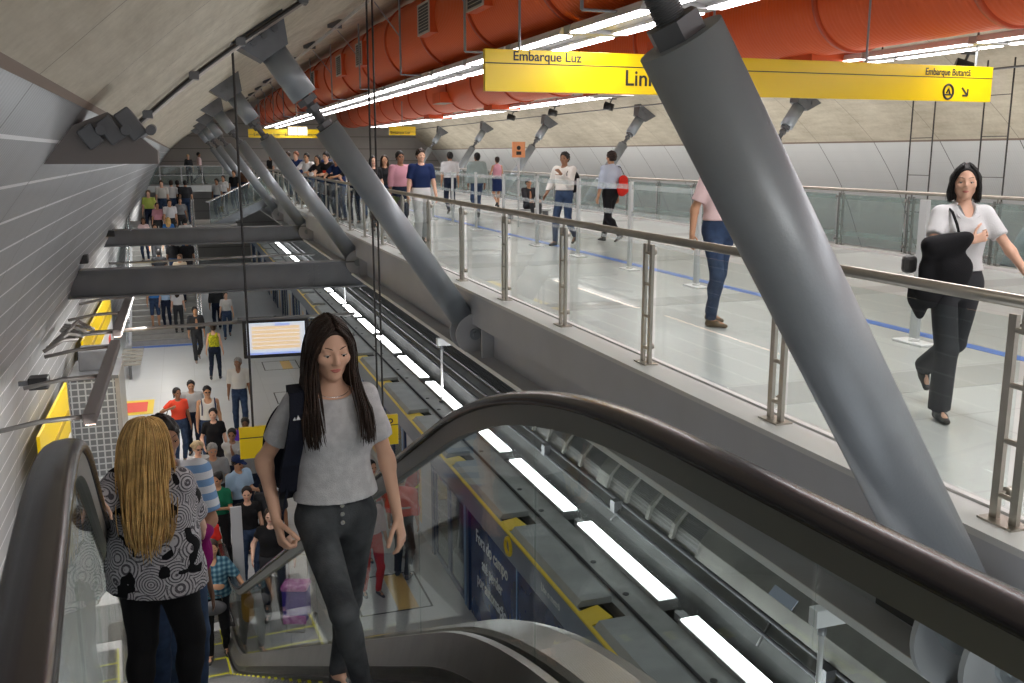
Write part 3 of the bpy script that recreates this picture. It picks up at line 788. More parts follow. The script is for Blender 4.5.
# second flight seen from the side, up to the mezzanine
sf = empty('side_flight', 'glass sided flight rising from the stair landing up to the mezzanine', 'stairs', (0,40.6,0))
a = (1.0,-1.1); c = (3.4,.0)
MB().prism([(a[0],a[1]-.35),(c[0],c[1]-.35),(c[0],c[1]),(a[0],a[1])], 1, -.05,.05).build('stringer', M_steel, sf)
MB().prism([(a[0],a[1]-.30),(c[0],c[1]-.30),(c[0],c[1]-.05),(a[0],a[1]-.05)], 1, .06,1.6).build('steps', M_step, sf)
MB().prism([(a[0],a[1]+.02),(c[0],c[1]+.02),(c[0],c[1]+.85),(a[0],a[1]+.85)], 1, -.006,.006).build('glass_panel', M_glass2, sf)
MB().tube([(a[0]-.15,0,a[1]+.9),(a[0],0,a[1]+.92),(c[0],0,c[1]+.92)], .04, n=8).build('handrail', M_chrome, sf)
b = MB()
for k in range(5): x = a[0]+k*.58; z = a[1]+k*.266; b.cyl((x,0,z),(x,0,z+.9), .02, n=6)
b.build('balusters', M_chrome, sf)
# dividing parapet at the stair head
# far bridge railing
fr = empty('bridge_railing', 'far glass railing across the bridge behind the staircase crowd', 'railing', (0,56.1,0))
MB().cyl((-2.4,0,1.05),(3.4,0,1.05), .03, n=8).cyl((-2.4,0,.55),(3.4,0,.55), .02, n=8).build('handrail', M_chrome, fr)
for k in range(6): MB().cyl((-2.2+k*1.1,0,0),(-2.2+k*1.1,0,1.05), .025, n=8).build('post', M_chrome, fr)
for k in range(5): MB().box(-2.15+k*1.1,-1.15+k*1.1,-.006,.006,.08,1.0).build('glass_panel', M_glass2, fr)

# ------------------------------------------------------------------ screen (TV) on its transverse pipe
M_pipe = mat('pipe_grey', (.22,.21,.20), .4, .5)
tag(MB().cyl((-2.15,18.1,-1.42),(3.0,18.1,-1.32), .035, n=10).build('support_pipe', M_pipe), 'thin grey pipe crossing above the platform that carries the television', 'pipe')
tag(MB().cyl((-1.9,26.3,-1.05),(3.3,26.3,-.98), .03, n=10).build('support_pipe', M_pipe), 'thin grey pipe crossing the platform between the two steel beams', 'pipe')
tv = empty('television', 'black framed hanging television with a pale yellow timetable', 'television', (1.49,18.0,-1.68), rz=math.radians(-3))
MB().box(-.60,.60,-.05,.06,-.37,.36, bev=.02).build('casing', M_black, tv)
MB().box(-.68,.62,-.12,.12,.36,.39).build('hood', M_steel_d, tv)
E_tvy = emis('screen_yellow', (1.0,.60,.18), .42); E_tvb = emis('screen_blue', (.05,.18,.7), .6); E_tvw = emis('screen_white', (.70,.83,1.0), .42)
s = MB().box(-.53,.53,-.056,-.05,-.30,.30).build('screen', E_tvw, tv)
b = MB()
for k in range(6): b.box(-.44,.44,-.060,-.056,-.20+.075*k,-.14+.075*k)
b.build('timetable_row', E_tvy, s)
MB().box(-.02,.26,-.060,-.056,.235,.285).box(-.53,.53,-.060,-.056,-.30,-.26).build('screen_bar', E_tvb, s)
MB().cyl((-.4,.03,.38),(-.4,.06,.27), .02, n=8).cyl((0,.09,.3),(0,.09,.4), .03, n=8).build('mount', M_steel_d, tv)

# ------------------------------------------------------------------ left wall equipment
def tilegrid():
    m = bpy.data.materials.new('small_dark_tiles'); m.use_nodes = True; nt = m.node_tree; b = nt.nodes['Principled BSDF']
    tc = nt.nodes.new('ShaderNodeTexCoord'); sp = nt.nodes.new('ShaderNodeSeparateXYZ'); nt.links.new(tc.outputs['Object'], sp.inputs[0])
    def M(op, x, v):
        n = nt.nodes.new('ShaderNodeMath'); n.operation = op
        nt.links.new(x, n.inputs[0])
        if isinstance(v, (int,float)): n.inputs[1].default_value = v
        else: nt.links.new(v, n.inputs[1])
        return n.outputs[0]
    ad = M('ADD', sp.outputs[0], sp.outputs[1])
    a = M('GREATER_THAN', M('FRACT', M('MULTIPLY', ad, 1/.13), 0), .22)
    c = M('GREATER_THAN', M('FRACT', M('MULTIPLY', sp.outputs[2], 1/.13), 0), .22)
    f = M('MULTIPLY', a, c)
    mx = nt.nodes.new('ShaderNodeMix'); mx.data_type = 'RGBA'; mx.inputs[6].default_value = (.40,.42,.42,1); mx.inputs[7].default_value = (.13,.135,.14,1)
    nt.links.new(f, mx.inputs[0]); nt.links.new(mx.outputs[2], b.inputs['Base Color']); b.inputs['Roughness'].default_value = .35
    return m
k_ = empty('service_kiosk', 'service box clad in small dark grid tiles on the platform at left', 'kiosk', (0,20,-4.7))
MB().box(-2.36,-1.5, 0,1.6, 0,2.02, bev=.01).build('tiled_body', tilegrid(), k_)
MB().box(-1.51,-1.43, -.03,1.6, 0,2.07).build('corner_post', M_stain, k_)
MB().box(-2.36,-1.44, -.04,1.65, 2.02,2.09).build('roof', M_steel_d, k_)
MB().box(-2.2,-1.6, .5,1.2, 2.09,2.5, bev=.02).build('air_unit', M_steel_d, k_)
M_wh = mat('board_white', (.75,.75,.76), .35)
for (y0,y1,z0,z1,w,xx) in ((15.4,19.1,-3.45,-2.5,'large yellow board on the left wall beside the tiled kiosk',-2.28),(22.5,31.0,-3.2,-2.35,'distant yellow board on the left wall beyond the kiosk',-2.28)):
    q = empty('wall_board', w, 'board', (xx,y0,z0), group='yellow boards on the left wall')
    MB().box(-.05,.0, 0,y1-y0, 0,z1-z0, bev=.01).build('yellow_panel', M_yellow, q)
    MB().box(-.05,-.0, 0,y1-y0, -.9,-.02).build('white_panel', M_wh, q)
    MB().box(.0,.012, .2,y1-y0-.2, .36,.46).build('dark_line', mat('mustard', (.45,.30,.02), .5), q)
    MB().box(.0,.012, y1-y0-1.8,y1-y0-1.2, -.6,-.3).build('red_mark', mat('floor_red', (.75,.06,.03)), q)
def luminaire(y0, y1, x, z, w):
    q = empty('wall_luminaire', w, 'luminaire', (x,0,z), group='luminaires bracketed off the left wall')
    MB().box(-.07,.07, y0,y1, -.06,.06, bev=.015).build('housing', mat('luminaire_brown', (.20,.17,.16), .4, .4), q)
    MB().box(-.05,.05, y0+.05,y1-.05, -.075,-.06).build('diffuser', emis('warm_tube', (1,.6,.45), 5), q)
    for yb in (y0+.15,(y0+y1)/2,y1-.2):
        MB().tube([(-.95,yb,-.10),(-.5,yb,-.02),(0,yb,0)], .028, n=8).build('bracket_arm', M_pipe, q)
    return q
luminaire(10.8,15.2,-1.1,-1.1,'brown linear luminaire on arms, nearest on the left wall above the kiosk')
luminaire(16.4,20.8,-1.15,-1.15,'brown linear luminaire on arms, second on the left wall')
luminaire(22.0,26.0,-1.2,-1.2,'brown linear luminaire on arms, third on the left wall under the beam')
for x, y, z, w in ((-1.95,13.3,-1.2,'black floodlight on the left wall above the yellow board'),(-1.88,19.1,-.2,'small black floodlight on the left wall at the end of the nearer beam'),(-1.85,26.2,-.28,'small black floodlight on the left wall between the beams')):
    q = empty('floodlight', w, 'floodlight', (x,y,z), group='floodlights on the left wall')
    MB().box(-.08,.16,-.12,.12,-.08,.08, bev=.02).build('head', M_black, q); MB().box(-.2,-.02,-.03,.03,-.03,.03).build('bracket', M_steel_d, q)
q = empty('pipe_cluster', 'cluster of bent grey pipes on the left wall under the nearer beam', 'pipes', (-1.9,16.5,-1.15))
for k in range(4):
    MB().tube([(-.25+.02*k,-.8+.25*k,-.1),(.0+.05*k,-.6+.3*k,.02+.05*k),(.15+.06*k,-.2+.3*k,-.05),(.1,.5+.3*k,-.12),(-.2,1.0+.2*k,-.1)], .03, n=8).build('pipe', M_pipe, q)
bn = empty('platform_seat_rack', 'grey metal rack of slats beside the kiosk near the foot of the stairs', 'rack', (-1.75,29.0,-4.7))
for k in range(5): MB().box(-.3,.3, -.2+k*.55,.12+k*.55, .42,.46, bev=.01).build('seat', M_stain, bn)
MB().box(-.04,.04,-.2,2.4,.34,.42).build('rail', M_steel_d, bn)
for y in (-.1,2.2): MB().box(-.04,.04,y-.03,y+.03,0,.34).build('leg', M_steel_d, bn)

# ------------------------------------------------------------------ lights
def area(name, loc, rot, sx, sy, p, c=(1,.97,.93)):
    l = bpy.data.lights.new(name, 'AREA'); l.shape = 'RECTANGLE'; l.size = sx; l.size_y = sy; l.energy = p; l.color = c
    o = bpy.data.objects.new(name, l); COL.objects.link(o); o.location = loc; o.rotation_euler = rot
    return o
w = bpy.data.worlds.new('world'); scene.world = w; w.use_nodes = True
w.node_tree.nodes['Background'].inputs[0].default_value = (.95,.97,1,1); w.node_tree.nodes['Background'].inputs[1].default_value = .8
# tube rows under the ducts
for y in (-9,0,10,20,30,40,50):
    area('lamp_row_left', (4.88,y+4,3.08), (0,0,0), .7, 9.5, 75, (1,.98,.96))
    area('lamp_row_right', (10.75,y+4,3.14), (0,0,0), .6, 9.5, 75, (1,.98,.96))
    area('vault_fill_right', (13.3,y+2,.2), (0,math.radians(180+8),0), .4, 9, 110, (1,.96,.9))  # added fill aimed up at the dim right vault, not a fixture
# added fill above the escalator landing to brighten the girl, no fixture there
area('landing_fill', (1.6,.3,3.0), (math.radians(-12),0,0), 1.2, 1.2, 45, (1,.97,.93))
# the up-facing light boxes on the platform doors wash the vault and the underside of everything
for y in (10,22,34,46):
    area('edge_lamp_wash', (4.47,y,-2.76), (PI,0,0), .18, 11.5, 80, (.96,.98,1))
# platform lamps: luminaires along the left wall shine down on the platform
for y in (10,19,28,38,50):
    area('platform_lamp', (-.9,y,-1.25), (0,math.radians(38),0), .25, 6.5, 120, (1,.97,.92))
scene.view_settings.view_transform = 'Standard'; scene.view_settings.look = 'None'
scene.view_settings.gamma = 1; scene.view_settings.use_curve_mapping = False; scene.view_settings.exposure = .27
# ------------------------------------------------------------------ escalator
ANG = math.radians(28); SL = math.tan(ANG); YK = 2.6; YF = YK + 4.7/SL
ex = empty('escalator', 'escalator in the foreground with black handrails, glass sides and grooved steps', 'escalator', (.345,2.4,0), rz=.07)
ex_y = 2.4
def path(h, y0=-3.4, y1=None, rk=.55, n=14):
    """rail path in local coords (0,y,z): flat, rounded knee, 30 degree slope, rounded, flat"""
    y1 = y1 if y1 is not None else YF + 1.5 - ex_y
    a = ANG; yk = YK - ex_y; T = .85
    pts = [(0,y0,h),(0,(y0+yk-T)*.5,h)]
    for i in range(n+1):
        t = i/n; p0 = (yk-T,h); p1 = (yk,h); p2 = (yk+T*math.cos(a),h-T*math.sin(a))
        pts.append((0,(1-t)**2*p0[0]+2*t*(1-t)*p1[0]+t*t*p2[0],(1-t)**2*p0[1]+2*t*(1-t)*p1[1]+t*t*p2[1]))
    yf = YF - ex_y
    for i in range(n+1):
        t = i/n; p0 = (yf-T*math.cos(a),h-4.7+T*math.sin(a)); p1 = (yf,h-4.7); p2 = (yf+T,h-4.7)
        pts.append((0,(1-t)**2*p0[0]+2*t*(1-t)*p1[0]+t*t*p2[0],(1-t)**2*p0[1]+2*t*(1-t)*p1[1]+t*t*p2[1]))
    pts.append((0,y1,h-4.7)); return pts
M_deck = mat('escalator_deck_steel', (.26,.245,.23), .33, .75, noise=.12, nscale=6)
M_skirt = mat('escalator_skirt_steel', (.16,.155,.15), .38, .7, noise=.2, nscale=5)
M_track = mat('handrail_track', (.17,.17,.155), .4, .5)
hp = path(1.07)
# newel: the rail turns down and back at the lower end
ye = hp[-1][1]; ze = hp[-1][2]
new = [(0,ye+.42*math.sin(t),ze-.42+.42*math.cos(t)) for t in np.linspace(.2,PI,12)] + [(0,ye-.7,ze-.84)]
belt = [(-.042,-.006),(-.046,.004),(-.040,.018),(-.024,.026),(0,.029),(.024,.026),(.040,.018),(.046,.004),(.042,-.006),(.030,-.010),(-.030,-.010)]
for sx in (1,-1):
    X = .61 if sx > 0 else -.655
    P = [Vector(p)+Vector((X,0,0)) for p in hp+new]
    if sx < 0: pass
    o = MB().sweep(P, belt, (1,0,0)).build('handrail', M_rubber, ex)
    for f in o.data.polygons: f.use_smooth = True
    MB().sweep([p - Vector((0,0,.045)) for p in P], [(-.022,-.03),(-.030,.034),(.030,.034),(.022,-.03)], (1,0,0)).build('handrail_track', M_track, ex)
    # glass panels, butt jointed
    hp2 = path(1.02); bp_ = path(.20)
    import bisect
    def zat(pp, y):
        for a_, b_ in zip(pp, pp[1:]):
            if a_[1] <= y <= b_[1] and b_[1] > a_[1]: return a_[2] + (b_[2]-a_[2])*(y-a_[1])/(b_[1]-a_[1])
        return pp[-1][2] if y > pp[-1][1] else pp[0][2]
    edges = [-3.4,-2.35,-1.12,.10,1.3,2.5,3.7,4.9,6.1,7.3,8.5,ye+.1]
    for a_, b_ in zip(edges, edges[1:]):
        yy_ = np.linspace(a_+.004, b_-.004, 12)
        poly = [(y, zat(hp2,y)) for y in yy_] + [(y, zat(bp_,y)) for y in yy_[::-1]]
        MB().prism(poly, 0, X-.005, X+.005).build('glass_panel', M_glass, ex)
    yy_ = [ye+.1+.36*math.sin(t) for t in np.linspace(0,PI,10)]; zz_ = [ze-.42+.36*math.cos(t) for t in np.linspace(0,PI,10)]
    MB().prism(list(zip(yy_,zz_)), 0, X-.005, X+.005).build('glass_end', M_glass, ex)
    # outer deck, rounded
    dp = [p for p in path(.20)]
    X2 = X + .03*sx
    dk = [(0,0),(0,.02),(.02*sx,.035),(.16*sx,.038),(.22*sx,.02),(.235*sx,-.02),(.24*sx,-.75),(.0,-.75)]
    o = MB().sweep([Vector(p)+Vector((X2,0,0)) for p in dp], dk, (1,0,0)).build('outer_deck', M_deck, ex)
    idk = [(0,0),(0,.03),(-.03*sx,.03),(-.085*sx,-.10),(-.085*sx,-.13)]
    MB().sweep([Vector(p)+Vector((X-.01*sx,0,0)) for p in dp], idk, (1,0,0)).build('inner_deck', M_deck, ex)
    # skirt: from inner deck to below the step line
    sp_ = path(.10)
    MB().sweep([Vector(p)+Vector((X-.095*sx,0,0)) for p in sp_], [(0,0),(.02*sx,0),(.02*sx,-.40),(0,-.40)], (1,0,0)).build('skirt_panel', M_skirt, ex)
    MB().sweep([Vector(p)+Vector((X-.12*sx,0,-.07)) for p in sp_], [(0,0),(.025*sx,0),(.025*sx,-.03),(0,-.02)], (1,0,0)).build('brush_strip', M_black, ex)
# yellow stickers on the right outer/inner deck
def on_deck(y, dx, w, l, m, name, par=ex):
    z = zat(path(.20), y); z2 = zat(path(.20), y+l); b = MB()
    v = [b.bm.verts.new(q) for q in ((dx,y,z+.0425),(dx+w,y,z+.0425),(dx+w,y+l,z2+.0425),(dx,y+l,z2+.0425))]
    b.bm.faces.new(v); return b.build(name, m, par)
for y in (2.35,4.4,6.6): on_deck(y, .665, .13, .35, M_yellow, 'yellow_sticker')
# steps
M_tread = None
def tread_mat():
    m = mat('grooved_step', (.30,.30,.30), .4, .6)
    nt = m.node_tree; b = nt.nodes['Principled BSDF']
    tc = nt.nodes.new('ShaderNodeTexCoord'); wv = nt.nodes.new('ShaderNodeTexWave'); wv.wave_type = 'BANDS'; wv.bands_direction = 'X'; wv.inputs['Scale'].default_value = 32
    nt.links.new(tc.outputs['Object'], wv.inputs[0])
    cr = nt.nodes.new('ShaderNodeValToRGB'); cr.color_ramp.elements[0].color = (.03,.03,.03,1); cr.color_ramp.elements[1].color = (.42,.42,.43,1)
    nt.links.new(wv.outputs[1], cr.inputs[0]); nt.links.new(cr.outputs[0], b.inputs['Base Color'])
    bp = nt.nodes.new('ShaderNodeBump'); bp.inputs['Strength'].default_value = .6; bp.inputs['Distance'].default_value = .006
    nt.links.new(wv.outputs[1], bp.inputs['Height']); nt.links.new(bp.outputs[0], b.inputs['Normal'])
    return m
M_tread = tread_mat(); M_ylw = mat('step_yellow', (.80,.78,.03), .45)
steps = []
def stepz(y):
    return min(0, max(-4.7, -(y-YK)*SL))
y = 1.25; i = 0
proto = None
while y < YF + 1.2:
    z = stepz(y + .2)
    if proto is None:
        proto = empty('step', None, None); 
        bpy.data.objects.remove(proto)
        b = MB(); b.box(-.498,.498, -.2,.2, -.012,0)
        n = 46
        b.box(-.498,.498, -.2,-.19, -.24,-.012)
        proto = b.build('step', M_tread, ex)
        b = MB()
        for k in range(40):
            x = -.49+.98*k/40; b.box(x,x+.013, -.198,-.165, -.0,.005)
        b.box(-.498,-.475,-.2,.2,0,.004); b.box(.475,.498,-.2,.2,0,.004); b.box(-.498,.498,-.199,-.190,-.001,.003)
        ye_ = b.build('yellow_edge', M_ylw, proto); o = proto
    else:
        o = proto.copy(); COL.objects.link(o); o.parent = ex
        c = ye_.copy(); COL.objects.link(c); c.parent = o
    o.location = (0, y - ex_y, z)
    steps.append((y, z)); y += .4; i += 1
MB().box(-.6,.6, -3.2,-1.32, -.03,-.002).build('comb_plate', M_tread, ex)
MB().box(-.6,.6, YF+1.45-ex_y,YF+2.6-ex_y, -4.72,-4.694).build('comb_plate', M_tread, ex)
# ------------------------------------------------------------------ implicit-surface modelling (surface nets)
def V3(*a): return np.array(a if len(a) == 3 else a[0], dtype=np.float64)
def rotz(a): c, s = math.cos(a), math.sin(a); return np.array(((c,-s,0),(s,c,0),(0,0,1.)))
def rotx(a): c, s = math.cos(a), math.sin(a); return np.array(((1,0,0),(0,c,-s),(0,s,c)))
def roty(a): c, s = math.cos(a), math.sin(a); return np.array(((c,0,s),(0,1,0),(-s,0,c)))
class Frame:
    def __init__(s, o=(0,0,0), R=None): s.o = V3(o); s.R = np.eye(3) if R is None else R
    def w(s, p): return s.o + s.R @ V3(p)
    def l(s, P): return (P - s.o) @ s.R
class SDF:
    def __init__(s, h): s.h = h; s.pr = []
    def cap(s, a, b, r1, r2=None, k=.02, sc=(1,1,1), fr=None, op='u', cut=(0,0)):
        a = V3(a); b = V3(b); r2 = r1 if r2 is None else r2; sc = V3(sc); fr = fr or Frame()
        A = a/sc; B = b/sc; ba = B-A; L2 = max(1e-9, float(ba@ba)); ms = float(min(sc))
        def f(P):
            Q = fr.l(P)/sc; pa = Q-A; t = pa@ba/L2; h = np.clip(t,0,1)
            d = np.sqrt(((pa - h[...,None]*ba)**2).sum(-1)) - (r1+(r2-r1)*h)
            if cut[0]: d = np.maximum(d, -t*math.sqrt(L2))
            if cut[1]: d = np.maximum(d, (t-1)*math.sqrt(L2))
            return d*ms
        m = max(r1,r2)*float(max(sc)); pts = np.array([fr.w(a), fr.w(b)])
        s.pr.append((f, pts.min(0)-m, pts.max(0)+m, k, op)); return s
    def ell(s, c, r, k=.02, fr=None, R=None, op='u'):
        c = V3(c); r = V3(r); fr = fr or Frame(); R = np.eye(3) if R is None else R
        def f(P):
            Q = (fr.l(P)-c) @ R
            k0 = np.sqrt(((Q/r)**2).sum(-1)); k1 = np.sqrt(((Q/(r*r))**2).sum(-1))
            return k0*(k0-1)/np.maximum(k1,1e-9)
        m = float(max(r)); w = fr.w(c); s.pr.append((f, w-m, w+m, k, op)); return s
    def plane(s, p, n, fr=None, k=0, lo=None, hi=None):
        """keep the side the normal points away from"""
        p = V3(p); n = V3(n); n = n/np.linalg.norm(n); fr = fr or Frame()
        s.pr.append((lambda P: (fr.l(P)-p)@n, lo, hi, k, 'c')); return s
    def mesh(s):
        h = s.h; us = [p for p in s.pr if p[4] == 'u']
        lo = np.min([p[1] for p in us], 0)-3*h-.01; hi = np.max([p[2] for p in us], 0)+3*h+.01
        n = np.ceil((hi-lo)/h).astype(int)+1
        F = np.full(n, .08, dtype=np.float32)
        ax = [lo[i]+h*np.arange(n[i]) for i in range(3)]
        for f, a, b, k, op in s.pr:
            if a is None: i0 = np.zeros(3,int); i1 = n.copy()
            else:
                pad = k + 2*h
                i0 = np.clip(np.floor((a-pad-lo)/h).astype(int),0,n); i1 = np.clip(np.ceil((b+pad-lo)/h).astype(int)+1,0,n)
            if (i1 <= i0).any(): continue
            X = np.stack(np.meshgrid(ax[0][i0[0]:i1[0]], ax[1][i0[1]:i1[1]], ax[2][i0[2]:i1[2]], indexing='ij'), -1)
            D = f(X).astype(np.float32); sl = tuple(slice(i0[j],i1[j]) for j in range(3)); G = F[sl]
            if op == 'u':
                if k > 0:
                    t = np.clip(.5+.5*(G-D)/k,0,1); F[sl] = G+(D-G)*t-k*t*(1-t)
                else: F[sl] = np.minimum(G,D)
            elif op == 's':
                D = -D
                if k > 0:
                    t = np.clip(.5-.5*(G-D)/k,0,1); F[sl] = G+(D-G)*t+k*t*(1-t)
                else: F[sl] = np.maximum(G,D)
            else: F[sl] = np.maximum(G,D)
        return surface_nets(F, lo, h)
def surface_nets(F, lo, h):
    neg = F < 0
    c = neg[:-1,:-1,:-1].astype(np.int8)
    for dx,dy,dz in ((1,0,0),(0,1,0),(0,0,1),(1,1,0),(1,0,1),(0,1,1),(1,1,1)):
        c = c + neg[dx:neg.shape[0]-1+dx, dy:neg.shape[1]-1+dy, dz:neg.shape[2]-1+dz]
    act = (c > 0) & (c < 8); I = np.argwhere(act)
    if len(I) == 0: return np.zeros((0,3)), np.zeros((0,4),int)
    cs = [(0,0,0),(1,0,0),(0,1,0),(1,1,0),(0,0,1),(1,0,1),(0,1,1),(1,1,1)]
    Vv = np.stack([F[I[:,0]+a, I[:,1]+b, I[:,2]+d] for a,b,d in cs], 1)
    acc = np.zeros((len(I),3)); cnt = np.zeros(len(I))
    for i in range(8):
        for j in range(i+1,8):
            if sum(abs(cs[i][q]-cs[j][q]) for q in range(3)) != 1: continue
            a = Vv[:,i]; b = Vv[:,j]; m = (a<0) != (b<0); t = np.where(m, a/np.where(m, a-b, 1), 0)
            p = V3(cs[i]) + t[:,None]*(V3(cs[j])-V3(cs[i])); acc += p*m[:,None]; cnt += m
    verts = lo + h*(I + acc/cnt[:,None])
    idx = np.full(act.shape, -1, np.int32); idx[tuple(I.T)] = np.arange(len(I))
    faces = []
    for ax in range(3):
        sl0 = [slice(1,-1)]*3; sl1 = [slice(1,-1)]*3
        sl0[ax] = slice(0,-1); sl1[ax] = slice(1,None)
        A = neg[tuple(sl0)]; B = neg[tuple(sl1)]; E = np.argwhere(A != B)
        if len(E) == 0: continue
        off = np.array([1,1,1]); off[ax] = 0; G = E+off
        u = (ax+1)%3; w = (ax+2)%3; du = np.zeros(3,int); du[u] = 1; dw = np.zeros(3,int); dw[w] = 1
        q = [idx[tuple((G-du-dw).T)], idx[tuple((G-dw).T)], idx[tuple(G.T)], idx[tuple((G-du).T)]]
        Q = np.stack(q,1); fl = ~A[tuple(E.T)]; Q[fl] = Q[fl][:,::-1]
        faces.append(Q[(Q>=0).all(1)])
    return verts, np.concatenate(faces)
def np_mesh(name, V, Fq, mats, parent=None, fmat=None, smooth=True):
    me = bpy.data.meshes.new(name); nF = len(Fq)
    me.vertices.add(len(V)); me.vertices.foreach_set('co', np.asarray(V,dtype=np.float32).ravel())
    me.loops.add(nF*4); me.loops.foreach_set('vertex_index', np.asarray(Fq,dtype=np.int32).ravel())
    me.polygons.add(nF); me.polygons.foreach_set('loop_start', np.arange(nF,dtype=np.int32)*4)
    me.polygons.foreach_set('use_smooth', np.full(nF, smooth))
    if fmat is not None: me.polygons.foreach_set('material_index', fmat.astype(np.int32))
    me.update(calc_edges=True)
    for m in (mats if isinstance(mats,(list,tuple)) else [mats]): me.materials.append(m)
    o = bpy.data.objects.new(name, me); COL.objects.link(o)
    if parent is not None: o.parent = parent
    return o
def folds(V, amp, seed, fz=1.0):
    """cloth creases: smooth displacement of the vertices"""
    if amp <= 0 or len(V) == 0: return V
    r = random.Random(seed); D = np.zeros(len(V))
    for k in range(7):
        w = V3(r.uniform(-14,14), r.uniform(-14,14), r.uniform(10,38)*fz); D += np.sin(V@w + r.uniform(0,6) + 1.5*np.sin(V@V3(r.uniform(-9,9),r.uniform(-9,9),r.uniform(-9,9))))
    c = V.mean(0); N = V - V3(c[0],c[1],0); N[:,2] = 0; N /= np.maximum(1e-3, np.linalg.norm(N,axis=1))[:,None]
    return V + N*(D*amp/3)[:,None]

# ------------------------------------------------------------------ figures
SKIN = {k: mat('skin_'+k, c, .5, spec=.35) for k, c in dict(light=(.70,.42,.30), fair=(.74,.47,.35), tan=(.50,.27,.16), brown=(.28,.14,.08), dark=(.13,.065,.04)).items()}
LIP = {k: mat('lip_'+k, c, .4) for k, c in dict(light=(.52,.17,.14), fair=(.58,.20,.17), tan=(.36,.13,.10), brown=(.22,.08,.07), dark=(.11,.04,.04)).items()}
HAIRC = {k: mat('hair_'+k, c, .55, noise=.35, nscale=22, spec=.35, bump=.5, bscale=120) for k, c in dict(black=(.012,.010,.010), brown=(.032,.017,.011), blond=(.72,.46,.17), grey=(.30,.29,.28), auburn=(.22,.07,.03), ltbrown=(.16,.09,.05), greyblond=(.55,.42,.25)).items()}
M_eye = mat('eye_white', (.75,.73,.70), .2); M_iris = mat('iris_dark', (.02,.012,.008), .1)
def cloth(name, c, **k): return mat('cloth_'+name, c, .85, spec=.2, bump=k.pop('bump',.25), bscale=k.pop('bscale',160), **k)
def ik(a, t, l1, l2, pole):
    a = V3(a); t = V3(t); d = t-a; L = np.linalg.norm(d)
    if L > (l1+l2)*.998: t = a + d/L*(l1+l2)*.998; d = t-a; L = np.linalg.norm(d)
    n = d/L; x = (l1*l1-l2*l2+L*L)/(2*L); hh = math.sqrt(max(0, l1*l1-x*x))
    p = V3(pole); p = p - n*(p@n); p = p/max(1e-6, np.linalg.norm(p))
    return a + n*x + p*hh, t
NP = [0]
